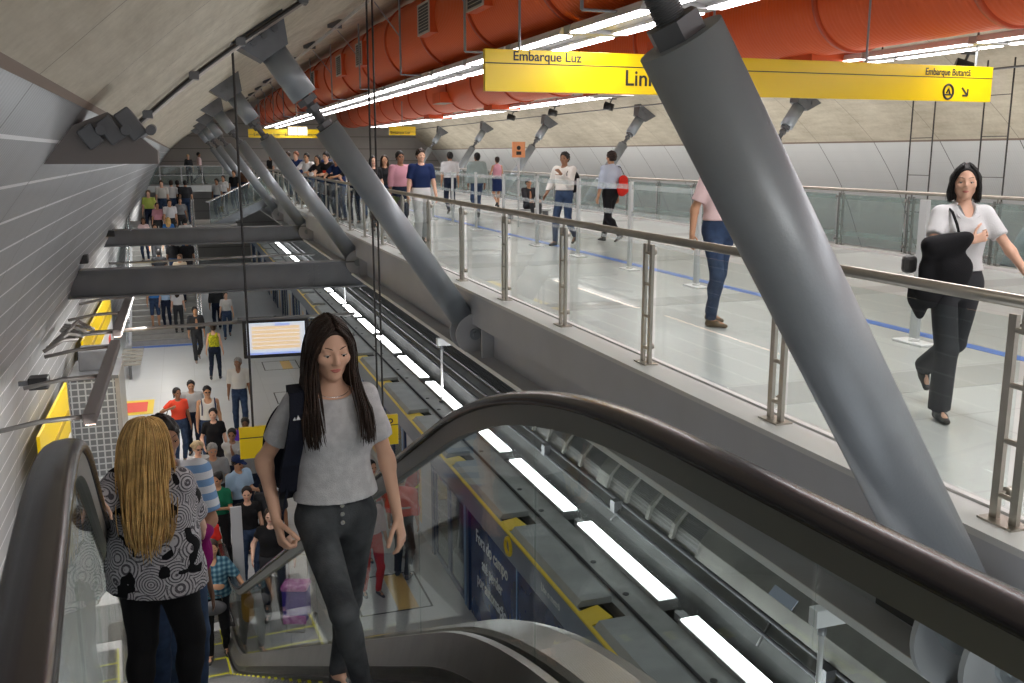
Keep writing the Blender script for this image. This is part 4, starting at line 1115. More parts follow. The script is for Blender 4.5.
def figure(label, loc, rz=0, H=1.7, skin='light', sex='m', girth=1.0, hair=('short','black'), top=None, bottom=None, shoes=(.03,.03,.03),
           foot=None, hand=None, pole=None, hpole=None, lean=0, side=0, twist=0, look=(0,0), detail=0, shoulder=1.0, bust=1.0, group=None, cat='person', hip=(0,0,0), glasses=False, grip=(.35,.35), palm=None, extra=None, fingers=None):
    """local frame: facing -Y, the person's right is -X.  foot/hand: {'R':(x,y,z),'L':...} in metres for H=1.7"""
    s = H/1.7; NP[0] += 1; seed = NP[0]
    h = (.021,.0145,.0095,.0055)[detail]
    root = empty('person', label, cat, loc, rz, group)
    hw = .080 if sex == 'm' else .088
    shw = (.172 if sex == 'm' else .146)*shoulder
    foot = foot or {}; hand = hand or {}; pole = pole or {}; hpole = hpole or {}
    pel = V3(hip[0], hip[1], .93+hip[2])
    Rl = rotz(twist) @ rotx(lean) @ roty(side)
    wf = Frame(pel, rotx(lean*.4) @ roty(side*.4))          # pelvis
    cf = Frame(wf.w((0,0,.10)), Rl)                           # chest, origin at the waist (z 1.03)
    neck = cf.w((0,.012,.40)); 
    hf = Frame(neck + rotx(lean*.5+look[1]*.4) @ V3(0,-.012,.145), rotz(look[0]) @ rotx(lean*.3+look[1]))
    # ----- joints
    J = {}
    for sd, g in (('R',-1),('L',1)):
        hj = wf.w((g*hw,0,-.03)); ft = V3(foot.get(sd,(g*.10,0,.0))[:3]) + V3(0,.045,.085)
        kn, an = ik(hj, ft, .425, .415, pole.get(sd,(g*.12,-1,0)))
        sj = cf.w((g*shw,.0,.345)); ht = V3(hand.get(sd,(g*.235,-.04,.86)))
        el, wr = ik(sj, ht, .275, .245, hpole.get(sd,(g*.35,1,-.1)))
        td = foot[sd][3] if sd in foot and len(foot[sd]) > 3 else g*.12
        tp = foot[sd][4] if sd in foot and len(foot[sd]) > 4 else 0.0
        J[sd] = dict(hj=hj,kn=kn,an=an,sj=sj,el=el,wr=wr,td=td,tp=tp,g=g)
    fat = girth; tops = top or {}; kind_b = (bottom or {}).get('kind','pants')
    sleeve = tops.get('sleeve', .5)
    # ----- body
    B = SDF(h*s if False else h)
    ins = -.004
    def torso(S, off, fr=cf, shoulders=True, k=.05):
        f = fat
        S.ell((0,0,.02), (.150*f+off,.105*f+off,.13+off), k=k, fr=wf)
        S.cap((0,0,-.03),(0,0,.16), (.125 if sex=='m' else .112)*f+off, (.138 if sex=='m' else .118)*f+off, k=k, sc=(1,.74,1), fr=fr)
        S.ell((0,.004,.235), ((.158 if sex=='m' else .138)*(.5+.5*f)+off,.108*(.5+.5*f)+off,.155+off), k=k, fr=fr)
        if shoulders: [S.cap((0,.008,.362),(g*shw*.88,.006,.335), .046+off, .044+off, k=k, fr=fr) for g in (-1,1)]
        if sex == 'f':
            for g in (-1,1): S.ell((g*.064,-.070*(.6+.4*f)*bust,.222), (.054+off*.6,.048+off*.6,.052+off*.6), k=.045, fr=fr)
        if f > 1.15: S.ell((0,-.06,.05), (.13*f,.11*f,.14), k=.06, fr=fr)
    torso(B, ins)
    B.cap((0,.012,.345),(0,.0,.48), .056 if sex=='m' else .046, .052 if sex=='m' else .044, k=.03, fr=cf)
    # head
    q = .0
    wj = 1.0 if sex == 'f' else 1.12
    B.ell((0,.014,.040), (.071,.090,.080), k=.02, fr=hf)
    B.ell((0,-.018,-.010), (.060*(.5+.5*wj),.068,.076), k=.025, fr=hf)
    for g in (-1,1):
        B.cap((g*.040*wj,-.004,-.045),(g*.012,-.052,-.080), .020,.018, k=.02, fr=hf)
        if detail >= 1: B.ell((g*.042,-.056,-.012), (.017,.016,.017), k=.03, fr=hf)
    B.ell((0,-.060,-.084), (.018*wj,.017,.016), k=.02, fr=hf)
    B.ell((0,-.060,-.052), (.027,.020,.024), k=.02, fr=hf)
    B.cap((0,-.080,.020),(0,-.0995,-.020), .0055,.0095, k=.012, fr=hf)
    if detail >= 1:
        for g in (-1,1):
            B.ell((g*.073,.010,-.004), (.009,.018,.028), k=.008, fr=hf)
            B.ell((g*.031,-.088,.008), (.017,.014,.011), k=.014, fr=hf, op='s')
            if detail >= 2:
                B.cap((g*.014,-.078,.029),(g*.044,-.066,.031), .005,.004, k=.014, fr=hf)
                B.ell((g*.0085,-.090,-.024), (.0075,.009,.0065), k=.006, fr=hf)
                B.ell((g*.031,-.0675,.0140), (.0155,.0130,.0095), k=.003, fr=hf)
                B.ell((g*.031,-.0675,-.0060), (.0145,.0120,.0055), k=.003, fr=hf)
    cov_arm = sleeve; 
    for sd in 'RL':
        j = J[sd]; g = j['g']
        ua = .043 if sex=='m' else .036; ua *= (.4+.6*fat)
        B.cap(j['sj'], j['el'], ua*1.12, ua*.86, k=.03)
        B.cap(j['el'], j['wr'], ua*.92, ua*.60, k=.02)
        B.ell((0,0,0),(ua*.92,)*3, k=.02, fr=Frame(j['el']+(j['wr']-j['el'])*.12))
        # hand
        d = j['wr']-j['el']; d = d/np.linalg.norm(d)
        if fingers and sd in fingers: d = V3(fingers[sd]); d = d/np.linalg.norm(d)
        pn = V3((palm or {}).get(sd, (-g,.15,0))); pn = pn - d*(pn@d); pn /= np.linalg.norm(pn)      # palm faces
        w = np.cross(d, pn)                                                                            # across
        # thumb side: forward (-Y) for a hanging hand
        if w@V3(0,-1,.3) < 0: w = -w
        cu = grip['RL'.index(sd)] if isinstance(grip,(tuple,list)) else grip
        HF = Frame(j['wr'], np.stack([w, pn, d],1))       # local: x thumb side, y palm side, z fingers
        if detail >= 2:
            B.cap((.012,0,.01),(.020,0,.072), .015,.0115, k=.012, sc=(1,.8,1), fr=HF)
            B.cap((-.012,0,.01),(-.022,0,.068), .015,.0115, k=.012, sc=(1,.8,1), fr=HF)
            B.cap((0,0,.01),(0,0,.072), .017,.013, k=.012, sc=(1,.75,1), fr=HF)
            for i,(x,L) in enumerate(((.029,.068),(.0095,.076),(-.0105,.070),(-.029,.054))):
                p = V3(x,.0,.076); a = cu*.55 + .05*i; rr_ = (.0088,.0088,.0084,.0076)[i]
                sp = (x)*.8
                for m_, fl in ((.46,1.0),(.30,1.15),(.24,.9)):
                    q_ = p + L*m_*V3(sp*math.cos(a), math.sin(a), math.cos(a)); B.cap(p, q_, rr_, rr_*.90, k=.004, fr=HF); p = q_; a += cu*fl; rr_ *= .92
            p = V3(.026,.004,.018); a = .25+cu*.2
            for L_, t_ in ((.038,.85),(.030,.55),(.022,.35)):
                q_ = p + L_*V3(math.sin(t_), math.sin(a)*.6, math.cos(t_)); B.cap(p, q_, .0115 if L_ > .035 else .0092, .0088, k=.006, fr=HF); p = q_; a += cu*.3
        else:
            B.cap((0,0,.01),(0,.004,.075), .026,.022, k=.015, sc=(1,.6,1) if detail else (1,.8,1), fr=HF)
            if detail:
                for x in (.022,.0075,-.0075,-.022):
                    B.cap((x,.002,.07),(x*1.2,.022*cu*3,.125), .0105,.009, k=.003, fr=HF); 
                B.cap((.024,.004,.02),(.048,.012,.07), .012,.010, k=.008, fr=HF)
            else: B.cap((0,.006,.08),(0,.03,.15), .018,.013, k=.01, fr=HF); B.cap((.02,.004,.02),(.045,.015,.07), .012,.010, k=.01, fr=HF)
        # legs
        lf = (.35+.65*fat)
        B.cap(j['hj'], j['kn'], .074*lf, .050*lf, k=.04)
        B.cap(j['kn'], j['an'], .050*lf, .034, k=.02)
        B.ell((0,0,0),(.046*lf,.05*lf,.09), k=.03, fr=Frame(j['kn']*.68+j['an']*.32+V3(0,.018,0)))
        fd = rotz(j['td']) @ rotx(j['tp']) @ V3(0,-1,0); j['fd'] = fd; j['fu'] = rotz(j['td']) @ rotx(j['tp']) @ V3(0,0,1)
        B.cap(j['an']-j['fu']*.03, j['an']+fd*.12-j['fu']*.055, .032,.022, k=.02)
    Vb, Fb = B.mesh()
    cen = Vb[Fb].mean(1); L = hf.l(cen); fm = np.zeros(len(Fb))
    if detail >= 2: pass
    elif detail == 1:
        ey = (L[:,1] < -.06) & (np.abs(np.abs(L[:,0])-.031) < .014) & (np.abs(L[:,2]-.010) < .008); fm[ey] = 2
        lip = (L[:,1] < -.07) & (np.abs(L[:,2]+.055) < .008) & (np.abs(L[:,0]) < .022); fm[lip] = 1
    hk, hc = hair
    HM = HAIRC[hc]
    def fin(o): o.scale = (s,s,s); return o
    fin(np_mesh('body', Vb, Fb, [SKIN[skin], LIP[skin], HM if hc != 'blond' else HAIRC['ltbrown']], root, fm))
    # ----- top
    if top is not None:
        off = top.get('loose', .014); S = SDF(h)
        hem = top.get('hem', -.02); zoff = hem
        torso(S, off)
        S.cap((0,0,hem),(0,0,.16), (.135 if sex=='m' else .128)*fat+off*1.5+top.get('flare',0), (.140 if sex=='m' else .120)*fat+off, k=.04, sc=(1,.74,1), fr=cf)
        S.cap((0,.012,.34),(0,.008,.40), .062+off*.5, .052, k=.03, fr=cf)
        for sd in 'RL':
            j = J[sd]; ua = (.043 if sex=='m' else .036)*(.4+.6*fat)
            if sleeve > 0:
                t = min(1, sleeve/.55); e = j['sj']+(j['el']-j['sj'])*t
                S.cap(j['sj'], e, ua*1.2+off, ua*(1.0)+off*1.25, k=.035, cut=(0, 1 if sleeve < .55 else 0))
            if sleeve > .55:
                t = (sleeve-.55)/.45*.97; e = j['el']+(j['wr']-j['el'])*t
                S.cap(j['el'], e, ua*.98+off, ua*.68+off*.9, k=.02, cut=(0,1))
            if sleeve == 0: S.ell((0,0,0),(.075,.09,.075), k=.01, fr=Frame(j['sj']+cf.R@V3(j['g']*.035,0,.0)), op='s')
        nk = top.get('neck', 'round')
        if nk == 'round': S.ell((0,-.035,.43), (.072,.075,.062), k=.01, fr=cf, op='s')
        elif nk == 'wide': S.ell((0,-.03,.43), (.105,.085,.075), k=.01, fr=cf, op='s')
        elif nk == 'v': S.ell((0,-.06,.42), (.055,.07,.10), k=.008, fr=cf, op='s'); S.ell((0,0,.46),(.060,.060,.05), k=.01, fr=cf, op='s')
        elif nk == 'strap':
            S.ell((0,-.06,.40), (.085,.09,.09), k=.01, fr=cf, op='s'); S.ell((0,.08,.42), (.085,.09,.09), k=.01, fr=cf, op='s')
        S.plane((0,0,hem),(0,0,-1), fr=cf)
        if top.get('open'): S.ell((0,-.20,.1), (.045,.16,.36), k=.01, fr=cf, op='s')
        Vs, Fs = S.mesh(); Vs = folds(Vs, top.get('fold', .004), seed)
        o = fin(np_mesh('shirt', Vs, Fs, top['mat'], root))
        if top.get('label'): o['label'] = top['label']
        if nk in ('v','collar') and detail >= 1:
            b = MB()
            for g in (-1,1):
                P = [cf.w(p) for p in ((g*.012,-.088,.30),(g*.075,-.080,.335),(g*.068,-.03,.405),(g*.052,-.055,.40))]
                vs = [b.bm.verts.new(p) for p in P]; f_ = b.bm.faces.new(vs)
                r_ = bmesh.ops.extrude_face_region(b.bm, geom=[f_]); 
                for v in r_['geom']:
                    if isinstance(v, bmesh.types.BMVert): v.co += Vector(cf.R @ V3(0,-.008,.004))
            fin(b.build('collar', top['mat'], root))
    # ----- bottom
    if bottom is not None:
        S = SDF(h); off = bottom.get('loose', .010); wa = bottom.get('waist', .10); ln = bottom.get('len', 1.0)
        S.ell((0,.006,.02), (.152*fat+off,.112*fat+off,.13+off), k=.04, fr=wf)
        S.cap((0,0,.03),(0,0,.13), .142*fat+off, .122*fat+off, k=.03, sc=(1,.76,1), fr=wf)
        if kind_b == 'skirt':
            S.cap((0,0,0),(0,0,-ln*.45), .150*fat+off, .165*fat+off, k=.04, sc=(1,.8,1), fr=wf, cut=(0,1))
        else:
            for sd in 'RL':
                j = J[sd]; lf = (.35+.65*fat); wd = bottom.get('wide', 0)
                S.cap(j['hj'], j['kn'], .078*lf+off, .051*lf+off+wd*.5, k=.03)
                if ln > .5:
                    e = j['kn']+(j['an']-j['kn'])*min(1,(ln-.5)*2)*1.03
                    S.cap(j['kn'], e, .051*lf+off+wd*.5, .036+off*.8+wd, k=.02, cut=(0,1))
                    S.ell((0,0,0),(.045*lf+off,.05*lf+off,.09), k=.03, fr=Frame(j['kn']*.68+j['an']*.32+V3(0,.018,0)))
        S.plane((0,0,wa),(0,0,1), fr=wf)
        Vs, Fs = S.mesh(); Vs = folds(Vs, bottom.get('fold', .003), seed+50, .8)
        o = fin(np_mesh('skirt' if kind_b == 'skirt' else ('shorts' if ln <= .6 else 'trousers'), Vs, Fs, bottom['mat'], root))
    # ----- shoes
    SM = mat('shoe_%02d%02d%02d' % tuple(int(c*99) for c in shoes), shoes, .45) if shoes else None
    if shoes:
        for sd in 'RL':
            j = J[sd]; S = SDF(max(h*.8,.007)); fd = j['fd']; fu = j['fu']; a = j['an']; si = np.cross(fd, fu)
            fr = Frame(a, np.stack([si, -fd, fu],1))   # local y back, z up
            S.cap((0,.020,-.052),(0,-.06,-.050), .034,.034, k=.02, sc=(1,1,.9), fr=fr)
            S.cap((0,-.05,-.052),(0,-.145,-.064), .038,.026, k=.02, sc=(1,1,.75), fr=fr)
            S.cap((0,.008,-.05),(0,.006,-.005), .034,.036, k=.02, fr=fr, cut=(0,1))
            S.plane((0,0,-.083),(0,0,-1), fr=fr)
            Vs, Fs = S.mesh(); fin(np_mesh('shoe', Vs, Fs, SM, root))
    # ----- hair
    if hk != 'none':
        S = SDF((.012,.012,.008,.008)[detail] if detail >= 1 else h*.8)
        S.ell((0,.018,.042), (.082,.099,.088), k=.01, fr=hf)
        S.ell((0,.045,.0), (.072,.066,.085), k=.02, fr=hf)
        if hk in ('long','longdown'):
            for g in (-1,1):
                S.cap((g*.062,.0,.03),(g*.085,.02,-.16), .030,.030, k=.03, fr=hf)
            S.cap((0,.06,.0),(0,.085,-.20), .075,.07, k=.03, sc=(1,.6,1), fr=hf)
            S.cap((0,.085,-.16),(0,.10,-.34), .075,.045, k=.03, sc=(1,.5,1), fr=hf)
        if hk == 'bob':
            for g in (-1,1): S.cap((g*.066,.01,.03),(g*.078,.02,-.09), .030,.026, k=.03, fr=hf)
            S.cap((0,.06,.0),(0,.07,-.10), .070,.055, k=.03, sc=(1,.6,1), fr=hf)
        if hk == 'pony':
            S.cap((0,.10,.05),(0,.135,-.12), .030,.016, k=.02, fr=hf)
        if hk == 'bun': S.ell((0,.10,.07), (.038,.038,.038), k=.02, fr=hf)
        if hk == 'curly':
            r_ = random.Random(seed)
            for _ in range(34):
                a1 = r_.uniform(0,2*PI); a2 = r_.uniform(-.5,1.4); 
                p = (math.cos(a1)*math.cos(a2)*.09, .03+math.sin(a1)*math.cos(a2)*.09, .02+math.sin(a2)*.09)
                if p[1] < -.035 and p[2] < .05: continue
                S.ell(p, (.027,.027,.024), k=.008, fr=hf)
        S.ell((0,-.088,-.012 if hk != 'short' else -.030), (.062 if hk != 'short' else .076,.080,.098), k=.008, fr=hf, op='s')
        if hk == 'short':
            for g in (-1,1): S.ell((g*.08,-.03,-.045), (.03,.05,.040), k=.006, fr=hf, op='s')
        if hk in ('short','bald'): S.plane((0,0,-.055),(0,0,-1), fr=hf)
        if hk == 'bald': S.ell((0,-.02,.12),(.075,.10,.07), k=.01, fr=hf, op='s')
        Vs, Fs = S.mesh()
        if len(Vs) and hk in ('short','curly','bald'):
            c_ = hf.w((0,.02,.02)); N_ = Vs-c_; N_ /= np.linalg.norm(N_,axis=1)[:,None]; r_ = np.random.RandomState(seed); D_ = 0
            for _ in range(6): w_ = r_.normal(size=3)*110; D_ = D_+np.sin(Vs@w_+r_.uniform(0,6))
            Vs = Vs+N_*(D_*.0022+.003)[:,None]
        if len(Vs): fin(np_mesh('hair', Vs, Fs, HM, root))
    if hk == 'cap' or (extra and 'cap' in extra): pass
    if glasses:
        b = MB()
        for g in (-1,1): b.sphere(hf.w((g*.031,-.098,.010)), .021, (1,.35,.75), n=12)
        b.cyl(hf.w((-.06,-.092,.016)), hf.w((.06,-.092,.016)), .003, n=6)
        for g in (-1,1): b.cyl(hf.w((g*.058,-.092,.014)), hf.w((g*.075,.01,.01)), .0025, n=6)
        fin(b.build('sunglasses', M_black, root))
    if detail >= 2:
        Lv = hf.l(Vb); Lv = Lv[Lv[:,1] < -.03]
        def surf(x, z, d=.001):
            w_ = np.exp(-((Lv[:,0]-x)**2+(Lv[:,2]-z)**2)/(2*.003**2)) * (Lv[:,1] < -.045); 
            return hf.w((x, float((Lv[:,1]*w_).sum()/max(1e-9,w_.sum()))-d, z))
        hcm = HAIRC['ltbrown'] if hc == 'blond' else HM
        for g in (-1,1):
            xs = np.linspace(.013,.050,7)
            fin(MB().tube([surf(g*x, .0305+.006*math.sin((x-.013)/.037*2.4), .0002) for x in xs], [.0012,.0021,.0023,.0022,.0020,.0015,.0008], n=6, flat=.7).build('eyebrow', hcm, root))
            if not glasses:
                e = fin(MB().sphere(hf.w((g*.031,-.0665,.0045)), .0118, n=14).build('eye', M_eye, root))
                MB().sphere(hf.w((g*.031,-.0755,.0030)), .0056, (1,.62,1), n=10).build('iris', M_iris, e)
                fin(MB().tube([hf.w((g*.031+.0150*math.cos(t), -.0675-.0118*math.sin(t), .0068-.0018*math.sin(t)*0)) for t in np.linspace(.15,PI-.15,9)], .0012 if detail > 2 else .0020, n=5).build('eyelashes', M_iris, root))
        P_ = [surf(x, -.0490-.0035*(abs(x)/.02)**1.6-.0012*math.exp(-(x/.004)**2), .0) for x in np.linspace(-.021,.021,11)]
        fin(MB().tube(P_, [.0012,.0024,.0031,.0036,.0037,.0034,.0037,.0036,.0031,.0024,.0012], n=8).build('upper_lip', LIP[skin], root))
        P_ = [surf(x, -.0572+.0040*(abs(x)/.018)**2, .0003) for x in np.linspace(-.017,.017,9)]
        fin(MB().tube(P_, [.0012,.0028,.0040,.0046,.0048,.0046,.0040,.0028,.0012], n=8).build('lower_lip', LIP[skin], root))
    root['_'] = 0; del root['_']
    return dict(root=root, J=J, cf=cf, hf=hf, wf=wf, s=s, loc=loc, rz=rz)
def world_pt(P, p):
    """a point of figure P's local frame in world coordinates"""
    v = rotz(P['rz']) @ (V3(p)*P['s']) + V3(P['loc']); return Vector(v)
def carried(P, name, label, cat, mb, m, group=None):
    o = mb.build(name, m); o.scale = (P['s'],)*3; o.location = P['loc']; o.rotation_euler = (0,0,P['rz'])
    return tag(o, label, cat, group)
def cap_hat(P, m):
    hf = P['hf']; S = SDF(.008)
    S.ell((0,.015,.055), (.088,.106,.078), k=.01, fr=hf); S.plane((0,0,.032),(0,.12,-1), fr=hf)
    S.cap((0,-.085,.045),(0,-.150,.030), .055,.045, k=.01, sc=(1,1,.13), fr=hf)
    V_, F_ = S.mesh(); o = np_mesh('cap', V_, F_, m, P['root']); o.scale = (P['s'],)*3; return o
def bag_sdf(P, name, label, cat, prims, m, strap=None, strap_m=None, h=.009):
    S = SDF(h)
    for a in prims: S.ell(a[0], a[1], k=.02)
    V_, F_ = S.mesh(); o = np_mesh(name, V_, F_, m); o.scale = (P['s'],)*3; o.location = P['loc']; o.rotation_euler = (0,0,P['rz']); tag(o, label, cat)
    if strap:
        q = MB().tube(strap, .012, n=8, flat=.5).build('strap', strap_m or m, o)
    return o
def hair_locks(P, guides, m, n=40, r=.0055, jitter=.012, name='hair_locks', seed=3, wave=.005):
    """guides: list of polylines (head frame). locks interpolate between neighbouring guides"""
    hf = P['hf']; rr_ = random.Random(seed); b = MB()
    G = [np.array(cat_rom([tuple(p) for p in g], 4)) for g in guides]
    mn = min(len(g) for g in G); G = [g[np.linspace(0,len(g)-1,mn).astype(int)] for g in G]
    for i in range(n):
        u = rr_.uniform(0,len(G)-1.001); k = int(u); f = u-k
        g = G[k]*(1-f)+G[k+1]*f; t = np.linspace(0,1,mn)[:,None]
        off = V3(rr_.gauss(0,1),rr_.gauss(0,1),rr_.gauss(0,.4))*jitter
        ph = rr_.uniform(0,6); wv = np.stack([np.sin(t[:,0]*7+ph), np.cos(t[:,0]*6+ph), 0*t[:,0]],1)*wave*t
        L = rr_.uniform(.86,1.0); m_ = max(4,int(mn*L)); g2 = (g+off*(.25+t*1.0)+wv)[:m_]
        rad = [r*(1.1-.35*q/(m_-1)) if q < m_-3 else r*(.75,.5,.2)[q-(m_-3)] for q in range(m_)]
        fb = Frame(hf.o, P.get('hair_R', hf.R)); q2 = []
        for p in g2:
            w_ = min(1,max(0,(-p[2]-.04)/.14)); q2.append(hf.w(p)*(1-w_)+fb.w(p)*w_)
        b.tube(q2, rad, n=5, flat=.6)
    o = b.build(name, m, P['root'], recalc=False); o.scale = (P['s'],)*3; return o
# ------------------------------------------------------------------ cloth materials
C_white = cloth('white', (.62,.62,.63)); C_offw = cloth('offwhite', (.66,.64,.60)); C_black = cloth('black', (.012,.012,.014)); C_char = cloth('charcoal', (.035,.037,.042))
C_jean = cloth('jean_blue', (.04,.068,.135), noise=.3, nscale=14); C_jeand = cloth('jean_dark', (.016,.024,.05), noise=.3, nscale=14); C_jeang = cloth('jean_washed_black', (.036,.040,.046), color2=(.085,.092,.10), nscale=7, bscale=220)
C_navy = cloth('navy', (.012,.024,.085)); C_red = cloth('red', (.62,.03,.02)); C_coral = cloth('coral', (.80,.08,.04)); C_pink = cloth('pink', (.55,.27,.33)); C_lpink = cloth('pale_pink', (.70,.52,.52))
C_lblue = cloth('pale_blue', (.36,.50,.68)); C_blue = cloth('mid_blue', (.04,.16,.45)); C_green = cloth('dark_green', (.01,.13,.07)); C_grey = cloth('grey', (.22,.23,.24)); C_lgrey = cloth('light_grey', (.42,.43,.43))
C_teal = cloth('grey_green', (.27,.33,.32)); C_yel = cloth('yellow_print', (.62,.60,.03), color2=(.25,.28,.02), nscale=22); C_lime = cloth('lime', (.45,.55,.12)); C_mag = cloth('magenta', (.22,.01,.13)); C_ochre = cloth('ochre', (.42,.22,.04)); C_orange = cloth('orange', (.80,.20,.08)); C_cream = cloth('cream', (.55,.46,.34)); C_brown = cloth('brown', (.10,.05,.03)); C_lav = cloth('lavender', (.42,.36,.55)); C_purp = cloth('purple', (.12,.04,.38))
C_knit = cloth('thin_white_knit', (.60,.60,.62), color2=(.50,.50,.525), nscale=28, bump=.4, bscale=260)
def pattern_cloth(name, build):
    m = cloth(name, (.5,.5,.5)); nt = m.node_tree; b = nt.nodes['Principled BSDF']; tc = nt.nodes.new('ShaderNodeTexCoord')
    nt.links.new(build(nt, tc), b.inputs['Base Color']); return m
def stripes(c1, c2, fz, duty=.5, axis=2):
    def f(nt, tc):
        sp = nt.nodes.new('ShaderNodeSeparateXYZ'); nt.links.new(tc.outputs['Object'], sp.inputs[0])
        a = nt.nodes.new('ShaderNodeMath'); a.operation = 'MULTIPLY'; a.inputs[1].default_value = fz; nt.links.new(sp.outputs[axis], a.inputs[0])
        c = nt.nodes.new('ShaderNodeMath'); c.operation = 'FRACT'; nt.links.new(a.outputs[0], c.inputs[0])
        d = nt.nodes.new('ShaderNodeMath'); d.operation = 'LESS_THAN'; d.inputs[1].default_value = duty; nt.links.new(c.outputs[0], d.inputs[0])
        mx = nt.nodes.new('ShaderNodeMix'); mx.data_type = 'RGBA'; mx.inputs[6].default_value = (*c1,1); mx.inputs[7].default_value = (*c2,1); nt.links.new(d.outputs[0], mx.inputs[0]); return mx.outputs[2]
    return f
C_stripe = pattern_cloth('blue_white_stripe', stripes((.62,.66,.72),(.18,.32,.55), 13, .5))
def plaid(nt, tc):
    outs = []
    for ax, fz in ((0,16),(2,16)):
        sp = nt.nodes.new('ShaderNodeSeparateXYZ'); nt.links.new(tc.outputs['Object'], sp.inputs[0])
        a = nt.nodes.new('ShaderNodeMath'); a.operation = 'MULTIPLY'; a.inputs[1].default_value = fz*6.28; nt.links.new(sp.outputs[ax], a.inputs[0])
        c = nt.nodes.new('ShaderNodeMath'); c.operation = 'SINE'; nt.links.new(a.outputs[0], c.inputs[0]); outs.append(c.outputs[0])
    s_ = nt.nodes.new('ShaderNodeMath'); s_.operation = 'ADD'; nt.links.new(outs[0], s_.inputs[0]); nt.links.new(outs[1], s_.inputs[1])
    cr = nt.nodes.new('ShaderNodeValToRGB'); mr = nt.nodes.new('ShaderNodeMapRange'); mr.inputs[1].default_value = -2; mr.inputs[2].default_value = 2; nt.links.new(s_.outputs[0], mr.inputs[0]); nt.links.new(mr.outputs[0], cr.inputs[0])
    e = cr.color_ramp.elements; e[0].color = (.015,.05,.09,1); e[1].color = (.20,.34,.38,1); x = e.new(.5); x.color = (.05,.13,.19,1); return cr.outputs[0]
C_plaid = pattern_cloth('blue_plaid', plaid)
def paisley(nt, tc):
    def vor(scale, feat='F1'):
        v = nt.nodes.new('ShaderNodeTexVoronoi'); v.inputs['Scale'].default_value = scale; v.feature = feat; nt.links.new(tc.outputs['Object'], v.inputs['Vector']); return v.outputs['Distance']
    v = vor(9); a = nt.nodes.new('ShaderNodeMath'); a.operation = 'MULTIPLY'; a.inputs[1].default_value = 52; nt.links.new(v, a.inputs[0])
    s_ = nt.nodes.new('ShaderNodeMath'); s_.operation = 'SINE'; nt.links.new(a.outputs[0], s_.inputs[0])
    v2 = vor(60); n = nt.nodes.new('ShaderNodeTexNoise'); n.inputs['Scale'].default_value = 9; n.inputs['Detail'].default_value = 1; nt.links.new(tc.outputs['Object'], n.inputs['Vector'])
    c1 = nt.nodes.new('ShaderNodeMath'); c1.operation = 'GREATER_THAN'; c1.inputs[1].default_value = .25; nt.links.new(s_.outputs[0], c1.inputs[0])
    c2 = nt.nodes.new('ShaderNodeMath'); c2.operation = 'LESS_THAN'; c2.inputs[1].default_value = .28; nt.links.new(v2, c2.inputs[0])
    c3 = nt.nodes.new('ShaderNodeMath'); c3.operation = 'GREATER_THAN'; c3.inputs[1].default_value = .62; nt.links.new(n.outputs[0], c3.inputs[0])
    m1 = nt.nodes.new('ShaderNodeMix'); m1.data_type = 'RGBA'; m1.inputs[6].default_value = (.50,.49,.52,1); m1.inputs[7].default_value = (.10,.095,.11,1); nt.links.new(c1.outputs[0], m1.inputs[0])
    m2 = nt.nodes.new('ShaderNodeMix'); m2.data_type = 'RGBA'; m2.inputs[7].default_value = (.30,.29,.31,1); nt.links.new(m1.outputs[2], m2.inputs[6]); nt.links.new(c2.outputs[0], m2.inputs[0])
    m3 = nt.nodes.new('ShaderNodeMix'); m3.data_type = 'RGBA'; m3.inputs[7].default_value = (.008,.008,.01,1); nt.links.new(m2.outputs[2], m3.inputs[6]); nt.links.new(c3.outputs[0], m3.inputs[0])
    return m3.outputs[2]
C_pais = pattern_cloth('black_white_paisley', paisley)
def T(m, **k): return dict(mat=m, **k)

# ------------------------------------------------------------------ the girl walking up
girl = figure('young woman with long dark hair, white tee and dark jeans walking up the escalator', (.475,3.45,-.515), rz=.06, H=1.63, skin='light', sex='f', girth=.90, shoulder=.93, bust=.8,
    hair=('long','brown'), top=T(C_knit, sleeve=.36, loose=.013, hem=-.035, flare=.030, neck='wide', fold=.006), bottom=T(C_jeang, loose=.003, waist=.10, fold=.0015), shoes=(.04,.04,.045),
    foot={'R':(.035,-.26,.20,.05),'L':(.03,.20,.0,.1)}, pole={'R':(-.05,-1,0),'L':(.1,-1,0)}, hand={'R':(-.235,-.05,.93),'L':(.225,-.10,.895)}, hpole={'R':(-.6,.8,-.1),'L':(.45,1,0)},
    look=(.07,.15), twist=.03, detail=3, grip=(1.0,.42), palm={'R':(1,.2,0),'L':(-.75,.6,0)}, fingers={'L':(.12,-.22,-.95)})
girl['hair_R'] = rotz(.03)
for sd in (-1,1):
    GL = [[(sd*.006,-.066,.108),(sd*.040,-.074,.074),(sd*.062,-.060,.020),(sd*.070,-.052,-.06),(sd*.076,-.080,-.15),(sd*.080,-.140,-.25),(sd*.074,-.168,-.36)],
          [(sd*.008,-.030,.128),(sd*.050,-.040,.095),(sd*.078,-.022,.020),(sd*.086,-.018,-.07),(sd*.094,-.065,-.16),(sd*.105,-.135,-.26),(sd*.092,-.170,-.41)],
          [(sd*.006,.010,.134),(sd*.055,.010,.100),(sd*.086,.015,.015),(sd*.094,.015,-.08),(sd*.102,-.04,-.16),(sd*.122,-.110,-.25),(sd*.112,-.162,-.41)],
          [(sd*.004,.060,.130),(sd*.050,.070,.090),(sd*.082,.060,.0),(sd*.090,.065,-.10),(sd*.095,.075,-.20),(sd*.10,.08,-.32)],
          [(.0,.090,.110),(sd*.030,.115,.06),(sd*.045,.120,-.04),(sd*.05,.115,-.16),(sd*.05,.11,-.32)]]
    hair_locks(girl, GL, HAIRC['brown'], n=280, r=.0040, jitter=.008, seed=11+sd, wave=.010)
